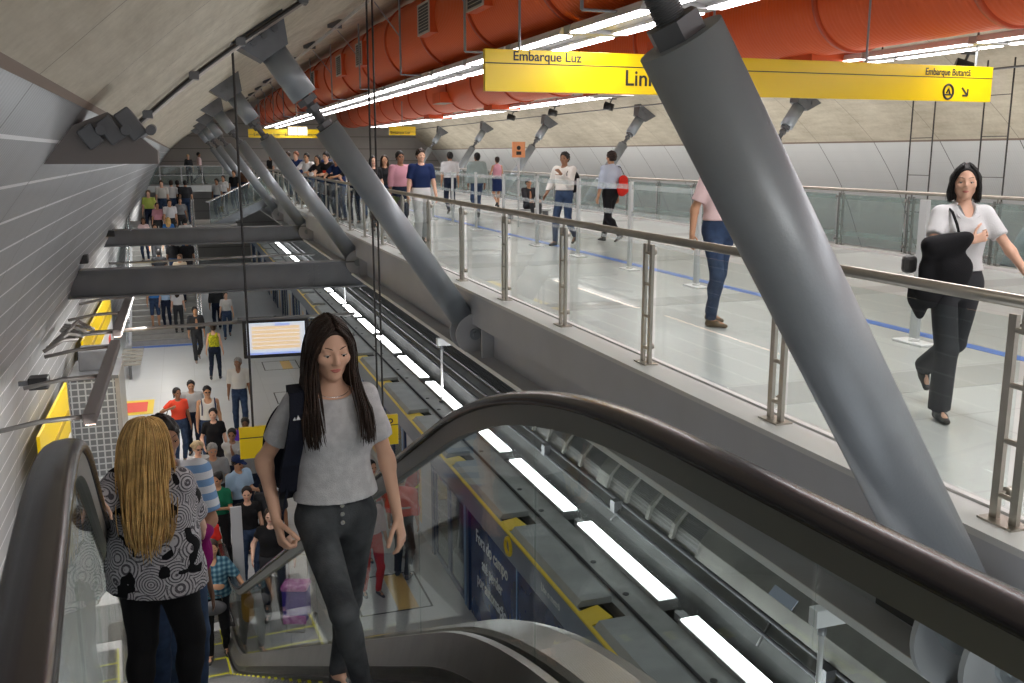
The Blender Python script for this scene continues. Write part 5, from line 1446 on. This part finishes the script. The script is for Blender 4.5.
# neck chain, jeans buttons
cf = girl['cf']
o = MB().tube([cf.w((.075*math.sin(t),.012-.070*math.cos(t)+.0*t,.405-.035*math.cos(t))) for t in np.linspace(-1.2,1.2,14)], .0018, n=5).build('neck_chain', M_chrome, girl['root']); o.scale = (girl['s'],)*3
for k in range(3):
    p = girl['wf'].w((.0,-.118-.0*k,.06-.035*k)); o = MB().cyl(p, p+V3(0,-.010,0), .009, n=10).build('jeans_button', M_chrome, girl['root']); o.scale = (girl['s'],)*3
# backpack on her right shoulder
S = SDF(.009)
S.ell((-.10,.20,1.14), (.145,.095,.21), k=.03); S.ell((-.10,.25,1.04), (.11,.07,.11), k=.03)
V_, F_ = S.mesh(); M_pack = cloth('backpack_navy_black', (.010,.012,.022))
bp = np_mesh('backpack', V_, F_, M_pack); bp.scale = (girl['s'],)*3; bp.location = girl['loc']; bp.rotation_euler = (0,0,girl['rz']); tag(bp, 'dark navy backpack slung over the right shoulder of the woman in white tee', 'backpack')
J = girl['J']['R']
b = MB(); b.sweep([V3(-.115,.12,1.34),V3(-.132,.04,1.435),V3(-.135,-.05,1.425),V3(-.145,-.105,1.36),V3(-.165,-.125,1.27),V3(-.185,-.105,1.17),V3(-.19,-.04,1.05),V3(-.17,.08,.98)], [(-.034,-.008),(-.034,.008),(.034,.008),(.034,-.008)], (1,.15,0))
b.build('shoulder_strap', M_pack, bp)
b = MB(); b.prism([(-.158,1.345),(-.150,1.362),(-.143,1.345)], 1, -.125,-.118); b.prism([(-.170,1.345),(-.163,1.356),(-.160,1.345)], 1, -.127,-.120); b.build('strap_emblem', M_wtx, bp)
b = MB(); b.tube([V3(-.19,-.05,1.06),V3(-.215,-.06,.96),V3(-.22,-.05,.88)], .008, n=6, flat=.4); b.build('loose_strap', M_pack, bp)

# ------------------------------------------------------------------ the blonde woman on the left
LB = (-.235,4.62,-1.12); RZB = math.pi-.35; HB = 1.60
def wl(loc, rz, H, w): return tuple(rotz(-rz) @ (V3(w)-V3(loc)) / (H/1.7))
hL = wl(LB, RZB, HB, (-.43,4.27,.235))
blonde = figure('heavy woman with long blonde hair in patterned blouse holding the left handrail', LB, rz=RZB, H=HB, skin='fair', sex='f', girth=1.5,
    hair=('long','blond'), top=T(C_pais, sleeve=.62, loose=.022, hem=-.21, flare=.03, neck='round', fold=.006), bottom=T(C_black, loose=.008, waist=.08), shoes=(.02,.02,.02),
    foot={'R':(-.12,-.05,0),'L':(.12,.05,0)}, hand={'R':(-.12,-.36,.98),'L':hL}, hpole={'R':(-.6,.8,-.2),'L':(.6,.5,-.8)}, look=(.0,.12), detail=2, grip=(.5,.9), palm={'L':(0,0,-1)}, fingers={'L':tuple(rotz(-RZB)@V3(-.2,-.7,-.35))})
GB = []
for k in range(10):
    t = -2.2+4.4*k/9; sx = math.sin(t); cy_ = math.cos(t)     # from her right side round the back to her left cheek
    dn = .16*max(0,(k-4)/5)
    wv_ = .010*math.sin(k*2.3)
    GB.append([(sx*.015,.02+cy_*.03,.134),(sx*.070,.025+cy_*.075,.112),(sx*.106,.025+cy_*.110,.030),(sx*.116+wv_,.03+cy_*.120,-.08),(sx*.112-.01,.045+cy_*.120,-.20),(sx*.105-.03,.07+cy_*.125,-.32),(sx*.085-.045,.09+cy_*.125,-.42),(sx*.055-.055,.10+cy_*.12,-.52-.05*math.cos(k*1.7))])
hair_locks(blonde, GB, HAIRC['blond'], n=520, r=.0050, jitter=.014, seed=5, wave=.014)
o = hair_locks(blonde, GB, mat('hair_blond_dark', (.34,.17,.05), .4), n=90, r=.0045, jitter=.011, seed=9)

# ------------------------------------------------------------------ the woman in white blouse on the mezzanine
LA = (4.66,4.80,0); RA = -.30; HA = 1.64
asian = figure('woman in white blouse and dark trousers walking on the mezzanine, jacket over arm', LA, rz=RA, H=HA, skin='light', sex='f', girth=.98,
    hair=('bob','black'), top=T(C_white, sleeve=.36, loose=.016, hem=-.02, neck='v', fold=.004), bottom=T(C_char, loose=.010, wide=.028, waist=.08, fold=.003), shoes=(.012,.012,.012),
    foot={'R':(-.07,-.10,0,-.1),'L':(.06,.42,.17,.1,.9)}, pole={'L':(.1,-1,0)}, hand={'R':(-.02,-.19,1.22),'L':(.36,-.28,.95)}, hpole={'R':(-1,.1,-.35),'L':(.5,.9,-.2)}, look=(-.40,-.03), detail=2, grip=(.9,.3), fingers={'R':(1,-.1,.35)}, palm={'R':(0,1,0)})
GL = []
for sd in (-1,1):
    GL = [[(sd*.02,-.055,.115),(sd*.055,-.055,.075),(sd*.076,-.035,.0),(sd*.085,-.02,-.08),(sd*.080,-.005,-.14)],[(sd*.015,.0,.133),(sd*.06,.0,.09),(sd*.088,.01,0),(sd*.095,.02,-.09),(sd*.085,.03,-.15)],[(sd*.0,.06,.128),(sd*.05,.09,.07),(sd*.07,.10,-.03),(sd*.065,.09,-.15)]]
    hair_locks(asian, GL, HAIRC['black'], n=110, r=.0042, jitter=.005, seed=20+sd)
J = asian['J']
S = SDF(.011)
e = J['R']['el']; w_ = J['R']['wr']
S.cap(tuple(e+V3(-.005,-.01,.01)), tuple(w_*.75+e*.25+V3(0,-.01,.01)), .070,.062, k=.02)
S.ell((-.22,-.12,.97), (.105,.05,.20), k=.05); S.ell((-.10,-.17,1.02), (.11,.045,.14), k=.05); S.ell((-.27,-.06,.84), (.07,.05,.15), k=.04); S.ell((-.16,-.13,1.17), (.13,.06,.07), k=.04)
V_, F_ = S.mesh(); V_ = folds(V_, .012, 77, 1.2)
o = np_mesh('jacket', V_, F_, C_black); o.scale = (asian['s'],)*3; o.location = LA; o.rotation_euler = (0,0,RA); tag(o, 'black jacket draped over the right forearm of the woman in white blouse', 'jacket')
b = MB().tube([V3(-.115,.07,1.30),V3(-.118,.0,1.435),V3(-.112,-.085,1.395),V3(-.10,-.135,1.32),V3(-.09,-.155,1.26)], .009, n=6, flat=.5)
o = carried(asian, 'handbag', 'dark handbag on a thin strap, behind the elbow of the woman in white blouse', 'bag', MB().box(-.345,-.25,.03,.11,.98,1.10, bev=.03), mat('handbag_grey', (.10,.10,.10), .5)); b.build('strap', C_black, o)
w_ = J['L']['wr']; d_ = (w_-J['L']['el']); d_ /= np.linalg.norm(d_)
o = carried(asian, 'wristwatch', 'dark wristwatch on the left wrist of the woman in white blouse', 'watch', MB().cyl(w_-d_*.035, w_-d_*.012, .029, n=16), M_black); 

# ------------------------------------------------------------------ mezzanine walkers
def walk(sw=.28, lift=.10): return {'R':(-.09,-sw,0),'L':(.09,sw,lift,.1,.5)}
bl = figure('man in navy polo and white trousers walking toward the camera along the railing', (4.31,17.9,0), rz=.0, H=1.80, skin='light', hair=('short','brown'), top=T(C_navy, sleeve=.42, loose=.014), bottom=T(C_white, loose=.022), foot=walk(.16,.05), hand={'R':(-.25,-.02,.86),'L':(.25,-.10,.86)}, detail=2, look=(.1,.05))
figure('man in pink shirt just behind the man in navy polo', (4.24,19.4,0), rz=.1, H=1.76, skin='brown', hair=('short','black'), top=T(C_pink, sleeve=1, loose=.014), bottom=T(C_jeand, loose=.012), foot=walk(), detail=1)
figure('man in white tee and dark jeans walking away near the central barrier', (7.17,26.3,0), rz=PI-.1, H=1.76, skin='tan', hair=('short','black'), top=T(C_white, sleeve=.45, loose=.02), bottom=T(C_jeand, loose=.014), foot=walk(.2), detail=1)
figure('person in loose grey-green jacket and jeans walking away beside the barrier', (7.51,24.8,0), rz=PI+.1, H=1.74, skin='brown', hair=('bun','black'), top=T(C_teal, sleeve=1, loose=.045, hem=-.12), bottom=T(C_jean, loose=.014), foot=walk(.2), detail=1)
figure('woman in pale pink tank top and navy skirt walking away', (9.64,29.6,0), rz=PI, H=1.62, skin='tan', sex='f', hair=('bun','brown'), top=T(C_pink, sleeve=0, loose=.012), bottom=T(C_navy, kind='skirt', len=.85, loose=.012), foot=walk(.2), hand={'L':(.16,-.25,1.1)}, detail=1)
jk = figure('man in white jacket and jeans walking between barrier and right railing', (6.80,16.8,0), rz=-.95, H=1.74, skin='brown', hair=('short','black'), top=T(C_offw, sleeve=1, loose=.024, fold=.008), bottom=T(C_jean, loose=.014), foot=walk(.2,.08), hand={'R':(-.33,-.12,.92),'L':(.10,-.26,1.30)}, detail=2, look=(.1,0))
bag_sdf(jk, 'backpack', 'black backpack worn by the man in the white jacket', 'backpack', [((.07,.19,1.16),(.14,.09,.21))], C_black, strap=[(.13,.10,1.35),(.13,-.02,1.43),(.12,-.11,1.32),(.13,-.11,1.15)])
bg = figure('man in pale blue shirt and black trousers walking away, red bag on shoulder', (7.80,16.9,0), rz=PI+.35, H=1.76, skin='tan', hair=('short','brown'), top=T(cloth('shirt_skyblue', (.50,.56,.68)), sleeve=1, loose=.02, fold=.006), bottom=T(C_black, loose=.018), foot=walk(.30,.10), hand={'L':(.27,-.05,.85)}, detail=2)
bag_sdf(bg, 'shoulder_bag', 'red shoulder bag on the back of the man in pale blue shirt', 'bag', [((-.15,.18,1.16),(.11,.06,.10)),((-.14,.19,1.02),(.15,.07,.12)),((-.12,.18,.95),(.10,.06,.08))], C_red, strap=[(-.20,.19,1.2),(-.15,.10,1.40),(-.13,0,1.44),(-.10,-.1,1.34)], strap_m=C_black)
figure('man in jeans, pale shirt and brown shoes, head hidden behind the nearest strut', (5.02,8.3,0), rz=.15, H=1.78, skin='tan', hair=('short','black'), top=T(C_lpink, sleeve=.4, loose=.018), bottom=T(C_jean, loose=.016, fold=.004), shoes=(.16,.11,.06), foot={'R':(-.10,-.10,0,.5),'L':(.10,.16,0,.2)}, hand={'R':(-.30,.02,.88)}, detail=2)
w1 = figure('woman in black top with long dark hair walking left of the navy polo man', (4.08,21.5,0), rz=.1, H=1.66, skin='light', sex='f', hair=('longdown','black'), top=T(C_black, sleeve=.4, loose=.012), bottom=T(C_char, loose=.012), foot=walk(.2), detail=1)
figure('second long haired woman in black, right behind the hanging rods', (4.42,21.9,0), rz=-.1, H=1.68, skin='tan', sex='f', hair=('longdown','brown'), top=T(C_black, sleeve=.9, loose=.012), bottom=T(C_jeand, loose=.012), foot=walk(.2), detail=1)
figure('person in white and pink top farther back, beside the second strut', (4.5,25.5,0), rz=PI, H=1.70, skin='tan', sex='f', hair=('pony','ltbrown'), top=T(C_lpink, sleeve=.4, loose=.016), bottom=T(C_jean, loose=.012), detail=0)
bn = empty('bench', 'low grey bench where the man in dark suit sits beyond the barrier', 'bench', (8.75,24.2,0))
MB().box(-.6,.6,-.2,.2,.20,.26, bev=.01).build('seat', M_bpost, bn)
for x in (-.5,.5): MB().box(x-.03,x+.03,-.15,.15,0,.20).build('leg', M_steel_d, bn)
figure('small man in dark suit and white shirt sitting on a bench beyond the barrier', (8.75,24.15,0), rz=.2, H=1.58, skin='tan', hair=('short','black'), top=T(C_char, sleeve=1, loose=.02, open=True), bottom=T(C_char, loose=.012), hip=(0,.0,-.56), foot={'R':(-.12,-.48,0),'L':(.12,-.48,0)}, hand={'R':(-.14,-.34,.46),'L':(.14,-.34,.46)}, hpole={'R':(-1,.5,0),'L':(1,.5,0)}, detail=1)
# crowd leaning at the near railing, far part of the mezzanine
crowd = [((3.85,44.5),1.7,'brown','m',('short','black'),C_black,'dark haired person in black at the far left end of the mezzanine crowd',.0),
 ((3.85,41.2),1.78,'light','m',('bald','grey'),C_white,'bald man in white shirt in the mezzanine crowd by the fourth strut',.3),
 ((4.10,39.6),1.80,'tan','m',('short','brown'),C_char,'tall man in black suit beside the bald man in white',-.3),
 ((4.15,37.2),1.55,'light','f',('pony','ltbrown'),C_orange,'person in orange top just right of the man in black suit',.2),
 ((3.78,33.4),1.80,'light','m',('short','auburn'),C_navy,'red haired man in navy in the middle of the railing crowd',.1),
 ((3.78,30.6),1.74,'tan','m',('short','black'),C_white,'man in white shirt and sunglasses leaning on the railing',.2),
 ((4.25,31.6),1.66,'fair','f',('long','blond'),C_cream,'blonde woman in cream top in the railing crowd',-.2),
 ((4.78,33.2),1.80,'brown','m',('short','black'),C_navy,'tall dark haired man in navy behind the blonde woman of the crowd',.0),
 ((3.82,28.4),1.68,'tan','f',('longdown','black'),C_black,'dark haired woman in black leaning on the railing, left of the black tee man',.2),
 ((3.85,26.7),1.76,'light','m',('short','black'),C_black,'man in black printed tee leaning forward on the railing',.0),
 ((4.25,27.6),1.80,'dark','m',('short','black'),C_grey,'dark haired man in grey behind the man in black printed tee',.1),
 ((3.88,25.0),1.70,'tan','m',('short','black'),C_navy,'man in navy leaning on the railing just left of the second strut',-.1),
 ((4.02,23.8),1.64,'light','f',('longdown','brown'),C_black,'woman in black half hidden behind the second strut',.3)]
for i,((x,y),H,sk,sx,hr,c,lab,rz) in enumerate(crowd):
    near = y < 34
    fg = figure(lab, (x,y,0), rz=-PI/2*.55+rz, H=H, skin=sk, sex=sx, hair=hr, top=T(c, sleeve=.42, loose=.016, open=(i==2)), bottom=T((C_jeand,C_char,C_jean)[i%3], loose=.012),
       lean=.22 if near else .05, hand={'R':(-.14,-.42,1.10),'L':(.16,-.40,1.12)} if near else {}, hpole={'R':(-1,.3,-.3),'L':(1,.3,-.3)} if near else {}, detail=1 if y < 29 else 0, glasses=(i==5), group='people at the mezzanine railing')
    if i == 9:
        p = fg['cf']; b = MB().box(-.06,.06,-.140,-.130,.12,.22); b.bm.transform(Matrix.Translation(Vector(p.o)) @ Matrix(np.vstack([np.hstack([p.R,[[0],[0],[0]]]),[0,0,0,1]]).tolist())); o = b.build('shirt_print', C_coral, fg['root']); o.scale = (fg['s'],)*3

# ------------------------------------------------------------------ platform: waiting for the escalator
lady = figure('woman in blue plaid shirt with grey handbag boarding the escalator at its foot', (.07,11.9,-4.7), rz=-.05, H=1.62, skin='tan', sex='f', girth=1.18, hair=('bun','brown'), top=T(C_plaid, sleeve=.5, loose=.024, hem=-.10, neck='v', flare=.01), bottom=T(C_black, loose=.008), foot={'R':(-.10,-.08,0),'L':(.10,.08,0)}, hand={'R':(-.27,-.08,.86),'L':(.42,-.20,1.02)}, hpole={'L':(.5,.6,-.9)}, detail=2, look=(.15,0))
o = bag_sdf(lady, 'handbag', 'grey handbag hanging in front of the woman in blue plaid', 'bag', [((-.02,-.27,.86),(.17,.075,.10))], mat('bag_grey_fabric', (.10,.10,.11), .7, noise=.3), strap=[(-.13,-.26,.92),(-.12,-.27,1.02),(-.02,-.28,1.05),(.09,-.27,1.02),(.10,-.26,.92)])
MB().tube([(-.10,-.20,.93),(-.12,-.14,1.15),(-.12,-.03,1.42)], .010, n=6, flat=.5).build('strap', C_grey, o)
S = SDF(.012); S.ell((.40,-.20,.97),(.06,.05,.10), k=.03); S.ell((.41,-.20,.78),(.085,.045,.22), k=.04); V_, F_ = S.mesh(); V_ = folds(V_, .01, 5)
o = np_mesh('jacket', V_, F_, C_ochre); o.scale = (lady['s'],)*3; o.location = lady['loc']; o.rotation_euler = (0,0,lady['rz']); tag(o, 'ochre jacket hanging over the arm of the woman in blue plaid', 'jacket')
stripe = figure('dark haired man in blue and white striped shirt right behind the blonde woman', (-.185,5.3,-1.43), rz=.1, H=1.74, skin='brown', hair=('short','black'), top=T(C_stripe, sleeve=.45, loose=.016), bottom=T(C_jean, loose=.012), hand={'L':(.10,-.26,1.06),'R':(-.26,-.02,.85)}, hpole={'L':(.5,.8,-.3)}, detail=2, look=(.35,.05), grip=(.4,.9))
S = SDF(.010); S.ell((.14,-.18,1.09),(.065,.06,.045), k=.03); S.ell((.13,-.22,.99),(.055,.028,.12), k=.03); S.ell((.15,-.14,.98),(.05,.028,.12), k=.03); V_, F_ = S.mesh(); V_ = folds(V_, .014, 8, 1.4)
o = np_mesh('sweater', V_, F_, C_mag); o.scale = (stripe['s'],)*3; o.location = stripe['loc']; o.rotation_euler = (0,0,stripe['rz']); tag(o, 'magenta sweater carried over the forearm of the man in stripes', 'sweater')
figure('person with dark bare arm, grey top and jeans below the striped man on the escalator', (-.20,7.2,-2.45), rz=.05, H=1.60, skin='dark', sex='f', hair=('pony','black'), top=T(C_lgrey, sleeve=.3, loose=.014), bottom=T(C_jean, loose=.010), detail=1)
PF = [((-.25,13.6),1.64,'light','f',('long','auburn'),C_coral,C_jeand,'auburn haired woman in red top in the queue behind the striped man',.1,.25,{}),
 ((.23,14.6),1.62,'tan','f',('bun','black'),C_green,C_black,'dark haired woman in green top holding a phone in the queue',-.4,.4,{'R':(-.06,-.26,1.30),'L':(.12,-.26,1.18)}),
 ((.56,15.1),1.70,'tan','m',('short','black'),C_lblue,C_jeand,'man in navy cap and pale blue tee in the queue under the yellow sign',.7,.42,{'L':(.10,-.30,1.15)}),
 ((.20,15.9),1.70,'tan','m',('short','grey'),C_grey,C_char,'grey haired man in grey polo in the queue',.0,.42,{}),
 ((-.03,16.3),1.64,'light','f',('curly','greyblond'),C_white,C_lpink,'curly blonde woman in sunglasses and white top in the queue',.1,.2,{}),
 ((.56,17.0),1.62,'brown','f',('pony','black'),C_lgrey,C_jeand,'woman in pale grey print top standing left of the small yellow sign',.1,.42,{'R':(-.05,-.2,1.35)}),
 ((.28,18.3),1.68,'light','f',('pony','black'),C_black,C_black,'woman in black top standing behind the curly blonde woman',.0,.35,{'R':(-.2,-.2,1.0)}),
 ((.22,20.0),1.72,'tan','m',('short','black'),C_offw,C_jean,'man in white sleeveless shirt, sunglasses and backpack straps',.1,.0,{}),
 ((-.09,20.9),1.66,'tan','m',('short','black'),C_lgrey,C_jeand,'young man in pale printed tee behind the woman in coral top',-.1,.42,{}),
 ((-.37,20.4),1.64,'brown','f',('pony','black'),C_coral,C_jean,'woman in coral red top with black bag, leftmost of the platform queue',.25,.35,{'R':(-.20,-.16,1.30)}),
 ((.96,22.4),1.78,'brown','m',('short','grey'),C_offw,C_jean,'man in open white shirt and jeans standing apart behind the queue',-.05,.5,{}),
 ((.84,17.9),1.55,'dark','m',('short','black'),C_purp,C_char,'short dark haired person in purple whose head shows above the small yellow sign',.0,.4,{}),
 ((.13,30.8),1.74,'tan','m',('short','black'),C_char,C_char,'man in dark suit and pale shirt walking from the staircase',.2,1,{}),
 ((.58,28.0),1.66,'light','f',('bun','brown'),C_yel,C_jeand,'woman in yellow print tank top walking away along the platform',PI-.2,0,{}),
 ((1.20,34.5),1.66,'light','f',('pony','brown'),C_white,C_jean,'person in blue jeans under the nearer beam on the platform',.0,.4,{}),
 ((.92,36.2),1.74,'tan','m',('short','black'),C_char,C_jeand,'person in dark trousers walking beside the staircase foot',PI,.9,{}),
 ((1.03,40.0),1.72,'light','m',('short','black'),C_black,C_char,'man in black with shoulder bag between the two cross beams',.6,.4,{'L':(.2,-.2,1.1)}),
 ((-.45,12.9),1.66,'tan','m',('short','black'),C_blue,C_jeand,'man in blue shirt mostly hidden behind the striped man in the queue',.1,.42,{}),
 ((-.35,15.2),1.66,'brown','m',('short','black'),C_red,C_jeand,'person in dark red at the left side of the queue',.2,.42,{}),
 ((.0,13.2),1.58,'brown','f',('bob','black'),C_red,C_black,'short woman in red behind the woman in blue plaid',.1,.42,{}),
 ((2.86,13.5),1.72,'tan','m',('short','black'),C_coral,C_char,'worker in orange red jacket by the platform doors, left of the pair',PI-.6,.95,{}),
 ((3.12,14.2),1.76,'dark','m',('short','black'),C_red,C_char,'worker in red vest with yellow band by the platform doors, right of the pair',PI+.7,.95,{'R':(-.2,-.3,1.2)}),
 ((2.28,13.0),1.66,'tan','f',('long','brown'),C_lpink,C_red,'woman in pink top and red trousers seen beside the walking girl',.2,.95,{}),
 ((2.55,14.3),1.66,'light','f',('pony','black'),C_coral,C_lgrey,'person in coral top between the worker and the woman in red trousers',.3,.9,{})]
PF += [((-.55,14.8),1.72,'tan','m',('short','black'),C_lblue,C_jeand,'man in pale blue shirt at the far left edge of the queue',.15,.42,{}),
 ((.95,14.0),1.68,'brown','m',('short','black'),C_char,C_char,'man in charcoal tee in the queue just right of the grey post',-.1,.42,{}),
 ((.62,13.9),1.58,'light','f',('pony','black'),C_black,C_jean,'young woman in black behind the grey post of the queue',.0,.2,{}),
 ((-.12,15.4),1.60,'tan','f',('bob','auburn'),C_orange,C_jeand,'woman in orange top between the curly blonde and the auburn haired woman',.2,.3,{}),
 ((.86,16.3),1.70,'tan','m',('short','brown'),C_grey,C_jeand,'man in grey tee hidden behind the small yellow sign',.0,.42,{}),
 ((-.62,17.2),1.64,'tan','f',('pony','brown'),C_lpink,C_jean,'woman in pale pink standing left of the black top woman',.2,.3,{})]
PH = []
for i,((x,y),H,sk,sx,hr,c,cb,lab,rz,sl,hd) in enumerate(PF):
    d = 1 if y < 24 else 0
    wk = walk(.22) if i in (12,13,14,15) else {'R':(-.10,-.07 if i%2 else .05,0),'L':(.10,.06 if i%2 else -.05,0)}
    fg = figure(lab, (x,y,-4.7), rz=rz, H=H, skin=sk, sex=sx, hair=hr, top=T(c, sleeve=sl, loose=.02 if sx=='m' else .014, neck='strap' if sl==0 else ('v' if i in (10,) else 'round'), open=(i==12)), bottom=T(cb, loose=.012, wide=.008 if sx=='m' else 0), foot=wk, hand=hd,
       look=((i%5-2)*.15, .12 if i < 6 else 0), detail=d, glasses=i in (4,7), shoes=(.05,.05,.06) if i%3 else (.3,.28,.26)); PH.append(fg)
cap_hat(PH[2], C_navy)
def band(P, z, m, w=.05):
    b = MB(); f = P['cf']; pts = [f.w((.168*math.sin(t),.005-.128*math.cos(t), z)) for t in np.linspace(0,2*PI,22)[:-1]]
    b.tube(pts, .018, n=6, closed=True); o = b.build('reflective_band', m, P['root']); o.scale = (P['s'],)*3
band(PH[21], .12, M_yellow); band(PH[20], .12, mat('band_silver', (.6,.6,.6), .4))
bag_sdf(PH[7], 'backpack', 'dark backpack on the man in white sleeveless shirt', 'backpack', [((0,.19,1.16),(.15,.09,.2))], C_navy, strap=[(-.13,.10,1.35),(-.13,-.02,1.44),(-.13,-.13,1.32),(-.14,-.12,1.12)])
MB().tube([(.13,.10,1.35),(.13,-.02,1.44),(.13,-.13,1.32),(.14,-.12,1.12)], .014, n=6, flat=.5).build('strap', C_navy, bpy.data.objects['backpack.002'] if 'backpack.002' in bpy.data.objects else None)
bag_sdf(PH[9], 'handbag', 'black handbag under the arm of the woman in coral top', 'bag', [((-.27,.0,1.0),(.09,.07,.11))], C_black, strap=[(-.27,0,1.08),(-.2,-.03,1.30),(-.14,.0,1.44)])
bag_sdf(PH[16], 'shoulder_bag', 'black shoulder bag on the man between the cross beams', 'bag', [((-.24,.08,1.02),(.12,.10,.17))], C_black)
bag_sdf(PH[22], 'handbag', 'dark handbag beside the woman in red trousers', 'bag', [((-.26,.0,.62),(.06,.11,.11))], C_black, strap=[(-.26,0,.72),(-.26,0,.86)])
for k, lab in ((1,'phone held by the woman in green top'),(2,'phone held by the man in navy cap')):
    w_ = PH[k]['J']['R' if k == 1 else 'L']['wr']+V3(0,-.07,.05)
    carried(PH[k], 'mobile_phone', 'dark ' + lab, 'phone', MB().box(w_[0]-.035,w_[0]+.035,w_[1]-.006,w_[1]+.006,w_[2]-.06,w_[2]+.06, bev=.004), M_black)
# person in black with the purple shopping trolley
pc = figure('woman in black top pulling the purple shopping trolley beside the escalator foot', (.86,12.7,-4.7), rz=-.2, H=1.66, skin='fair', sex='f', girth=1.15, hair=('bob','brown'), top=T(C_black, sleeve=.25, loose=.014), bottom=T(C_char, loose=.012), hand={'L':(.32,-.14,.98),'R':(-.26,-.12,1.0)}, detail=1)
tr = empty('shopping_trolley', 'purple wheeled shopping trolley with magenta flowered lid beside the escalator', 'trolley', (1.12,12.35,-4.7), rz=-.35)
M_pur = cloth('trolley_purple', (.10,.06,.42)); M_magf = mat('trolley_magenta', (.45,.02,.36), .6, color2=(.75,.35,.70), nscale=14)
b = MB(); b.box(-.17,.17,-.12,.14,.16,.62, bev=.03); b.build('bag_body', M_pur, tr)
b = MB(); b.box(-.18,.18,-.14,.15,.60,.68, bev=.03); b.build('lid', M_magf, tr)
b = MB(); b.box(-.16,.16,-.155,-.118,.14,.26, bev=.015); b.build('pocket', M_magf, tr)
b = MB(); b.tube([(-.13,.16,.10),(-.13,.17,.70),(-.13,.20,1.0),(.13,.20,1.0),(.13,.17,.70),(.13,.16,.10)], .011, n=8); b.build('frame', M_stain, tr)
for g in (-1,1):
    b = MB(); b.cyl((g*.19,.13,.085),(g*.225,.13,.085), .085, n=20); q = b.build('wheel', M_black, tr)
    MB().cyl((g*.226,.13,.085),(g*.232,.13,.085), .055, n=16).build('hubcap', M_chrome, q)
MB().tube([(-.12,-.10,.12),(-.12,-.12,.01),(.12,-.12,.01),(.12,-.10,.12)], .009, n=6).build('front_foot', M_stain, tr)
# grey post standing in the queue
q = empty('queue_post', 'flat grey metal post standing among the queue at the escalator foot', 'post', (.42,13.0,-4.7))
MB().box(-.075,.075,-.02,.02,.02,1.62, bev=.006).build('post', M_fascia, q); MB().box(-.15,.15,-.12,.12,0,.02).build('base_plate', M_steel_d, q)

# ------------------------------------------------------------------ staircase crowd (distant)
def sz(Y):
    if Y >= yL: return zL
    return zA + rise*(int((Y-yA)/run)+1)
SC = [(-1.25,39.4,'lime','light','ltbrown','m','balding man in lime green shirt at the upper left of the stair crowd'),(-.78,40.8,'offw','light','brown','m','man in cream shirt on the stair landing left of centre'),
 (-.95,38.9,'pink','tan','black','f','woman in pink near the left handrail of the staircase'),(-1.45,38.0,'lpink','brown','brown','f','woman in pale pink top at the left handrail, lowest of the upper crowd'),
 (-.42,40.9,'white','tan','brown','m','man in white on the stair landing in the middle'),(-.50,38.7,'white','tan','black','m','man in white shirt halfway across the upper stair crowd'),
 (-.18,41.0,'black','brown','black','m','man in black on the landing behind the crowd'),(.12,40.6,'char','tan','black','m','man in charcoal at the upper right of the stair crowd'),
 (-.12,39.2,'grey','tan','black','f','woman with bare shoulders in grey near the stair centre'),(-.58,37.9,'blue','light','blond','f','blonde woman in bright blue seen from behind on the stairs'),
 (.02,37.8,'white','light','black','m','man in white shirt seen from behind near the right stair rail'),(-1.05,37.4,'lgrey','tan','brown','m','man in light grey low in the upper stair crowd'),
 (-.95,36.1,'char','brown','black','m','man in charcoal with backpack just below the farther beam'),(-.45,36.6,'black','dark','black','m','man in black in the middle of the stairs below the farther beam'),
 (.02,36.5,'black','brown','black','m','man in black by the right handrail below the farther beam'),(-.25,35.8,'cream','tan','ltbrown','m','person in beige on the stairs directly above the nearer beam'),
 (-1.15,34.7,'blue','tan','black','m','man in blue shorts on the lower stairs below the nearer beam'),(-.40,34.4,'white','light','brown','f','woman in white top and jeans at the foot of the stairs'),
 (-.78,34.6,'lblue','light','black','f','person with pale blue bag on the lower stairs')]
CM = dict(lime=C_lime, offw=C_offw, pink=C_pink, lpink=C_lpink, white=C_white, black=C_black, char=C_char, grey=C_grey, blue=C_blue, lgrey=C_lgrey, cream=C_cream, lblue=C_lblue)
for i,(x,y,c,sk,hc,sx,lab) in enumerate(SC):
    figure(lab, (x,y,sz(y)), rz=(PI if i in (4,6,7,9,10,12,13,14,17) else .2*(i%3-1)), H=1.74 if sx=='m' else 1.62, skin=sk, sex=sx, hair=('short' if sx=='m' else ('pony','longdown')[i%2],hc), top=T(CM[c], sleeve=.42, loose=.016), bottom=T((C_jeand,C_jean,C_char)[i%3], len=.5 if i == 16 else 1, loose=.012), detail=0, group='people on the far staircase')
F2 = [(1.35,'lgrey','brown','black','m','person in light grey, lowest on the glass sided flight'),(1.62,'white','tan','black','f','person in white on the glass sided flight'),(2.05,'black','tan','brown','m','man in black on the glass sided flight'),(2.45,'brown','light','blond','f','fair haired person at the top of the glass sided flight')]
CM['brown'] = C_brown
for i,(x,c,sk,hc,sx,lab) in enumerate(F2):
    z = -1.1+(x-1.0)*1.1/2.4
    figure(lab, (x,41.4,z), rz=-.6, H=1.66, skin=sk, sex=sx, hair=('short' if sx=='m' else 'pony',hc), top=T(CM[c], sleeve=.42, loose=.016), bottom=T((C_jean,C_jeand)[i%2], loose=.012), detail=0, group='people on the glass sided flight')
figure('person in black with blonde hair standing at the far bridge railing', (.42,57.4,0), rz=.2, H=1.68, skin='light', sex='f', hair=('bun','blond'), top=T(C_char, sleeve=.9, loose=.016), bottom=T(C_jeand), detail=0)
figure('man in beige shirt walking on the far bridge', (1.0,57.8,0), rz=PI/2, H=1.80, skin='brown', hair=('short','black'), top=T(C_lpink, sleeve=.9, loose=.016), bottom=T(C_black), foot=walk(), detail=0)
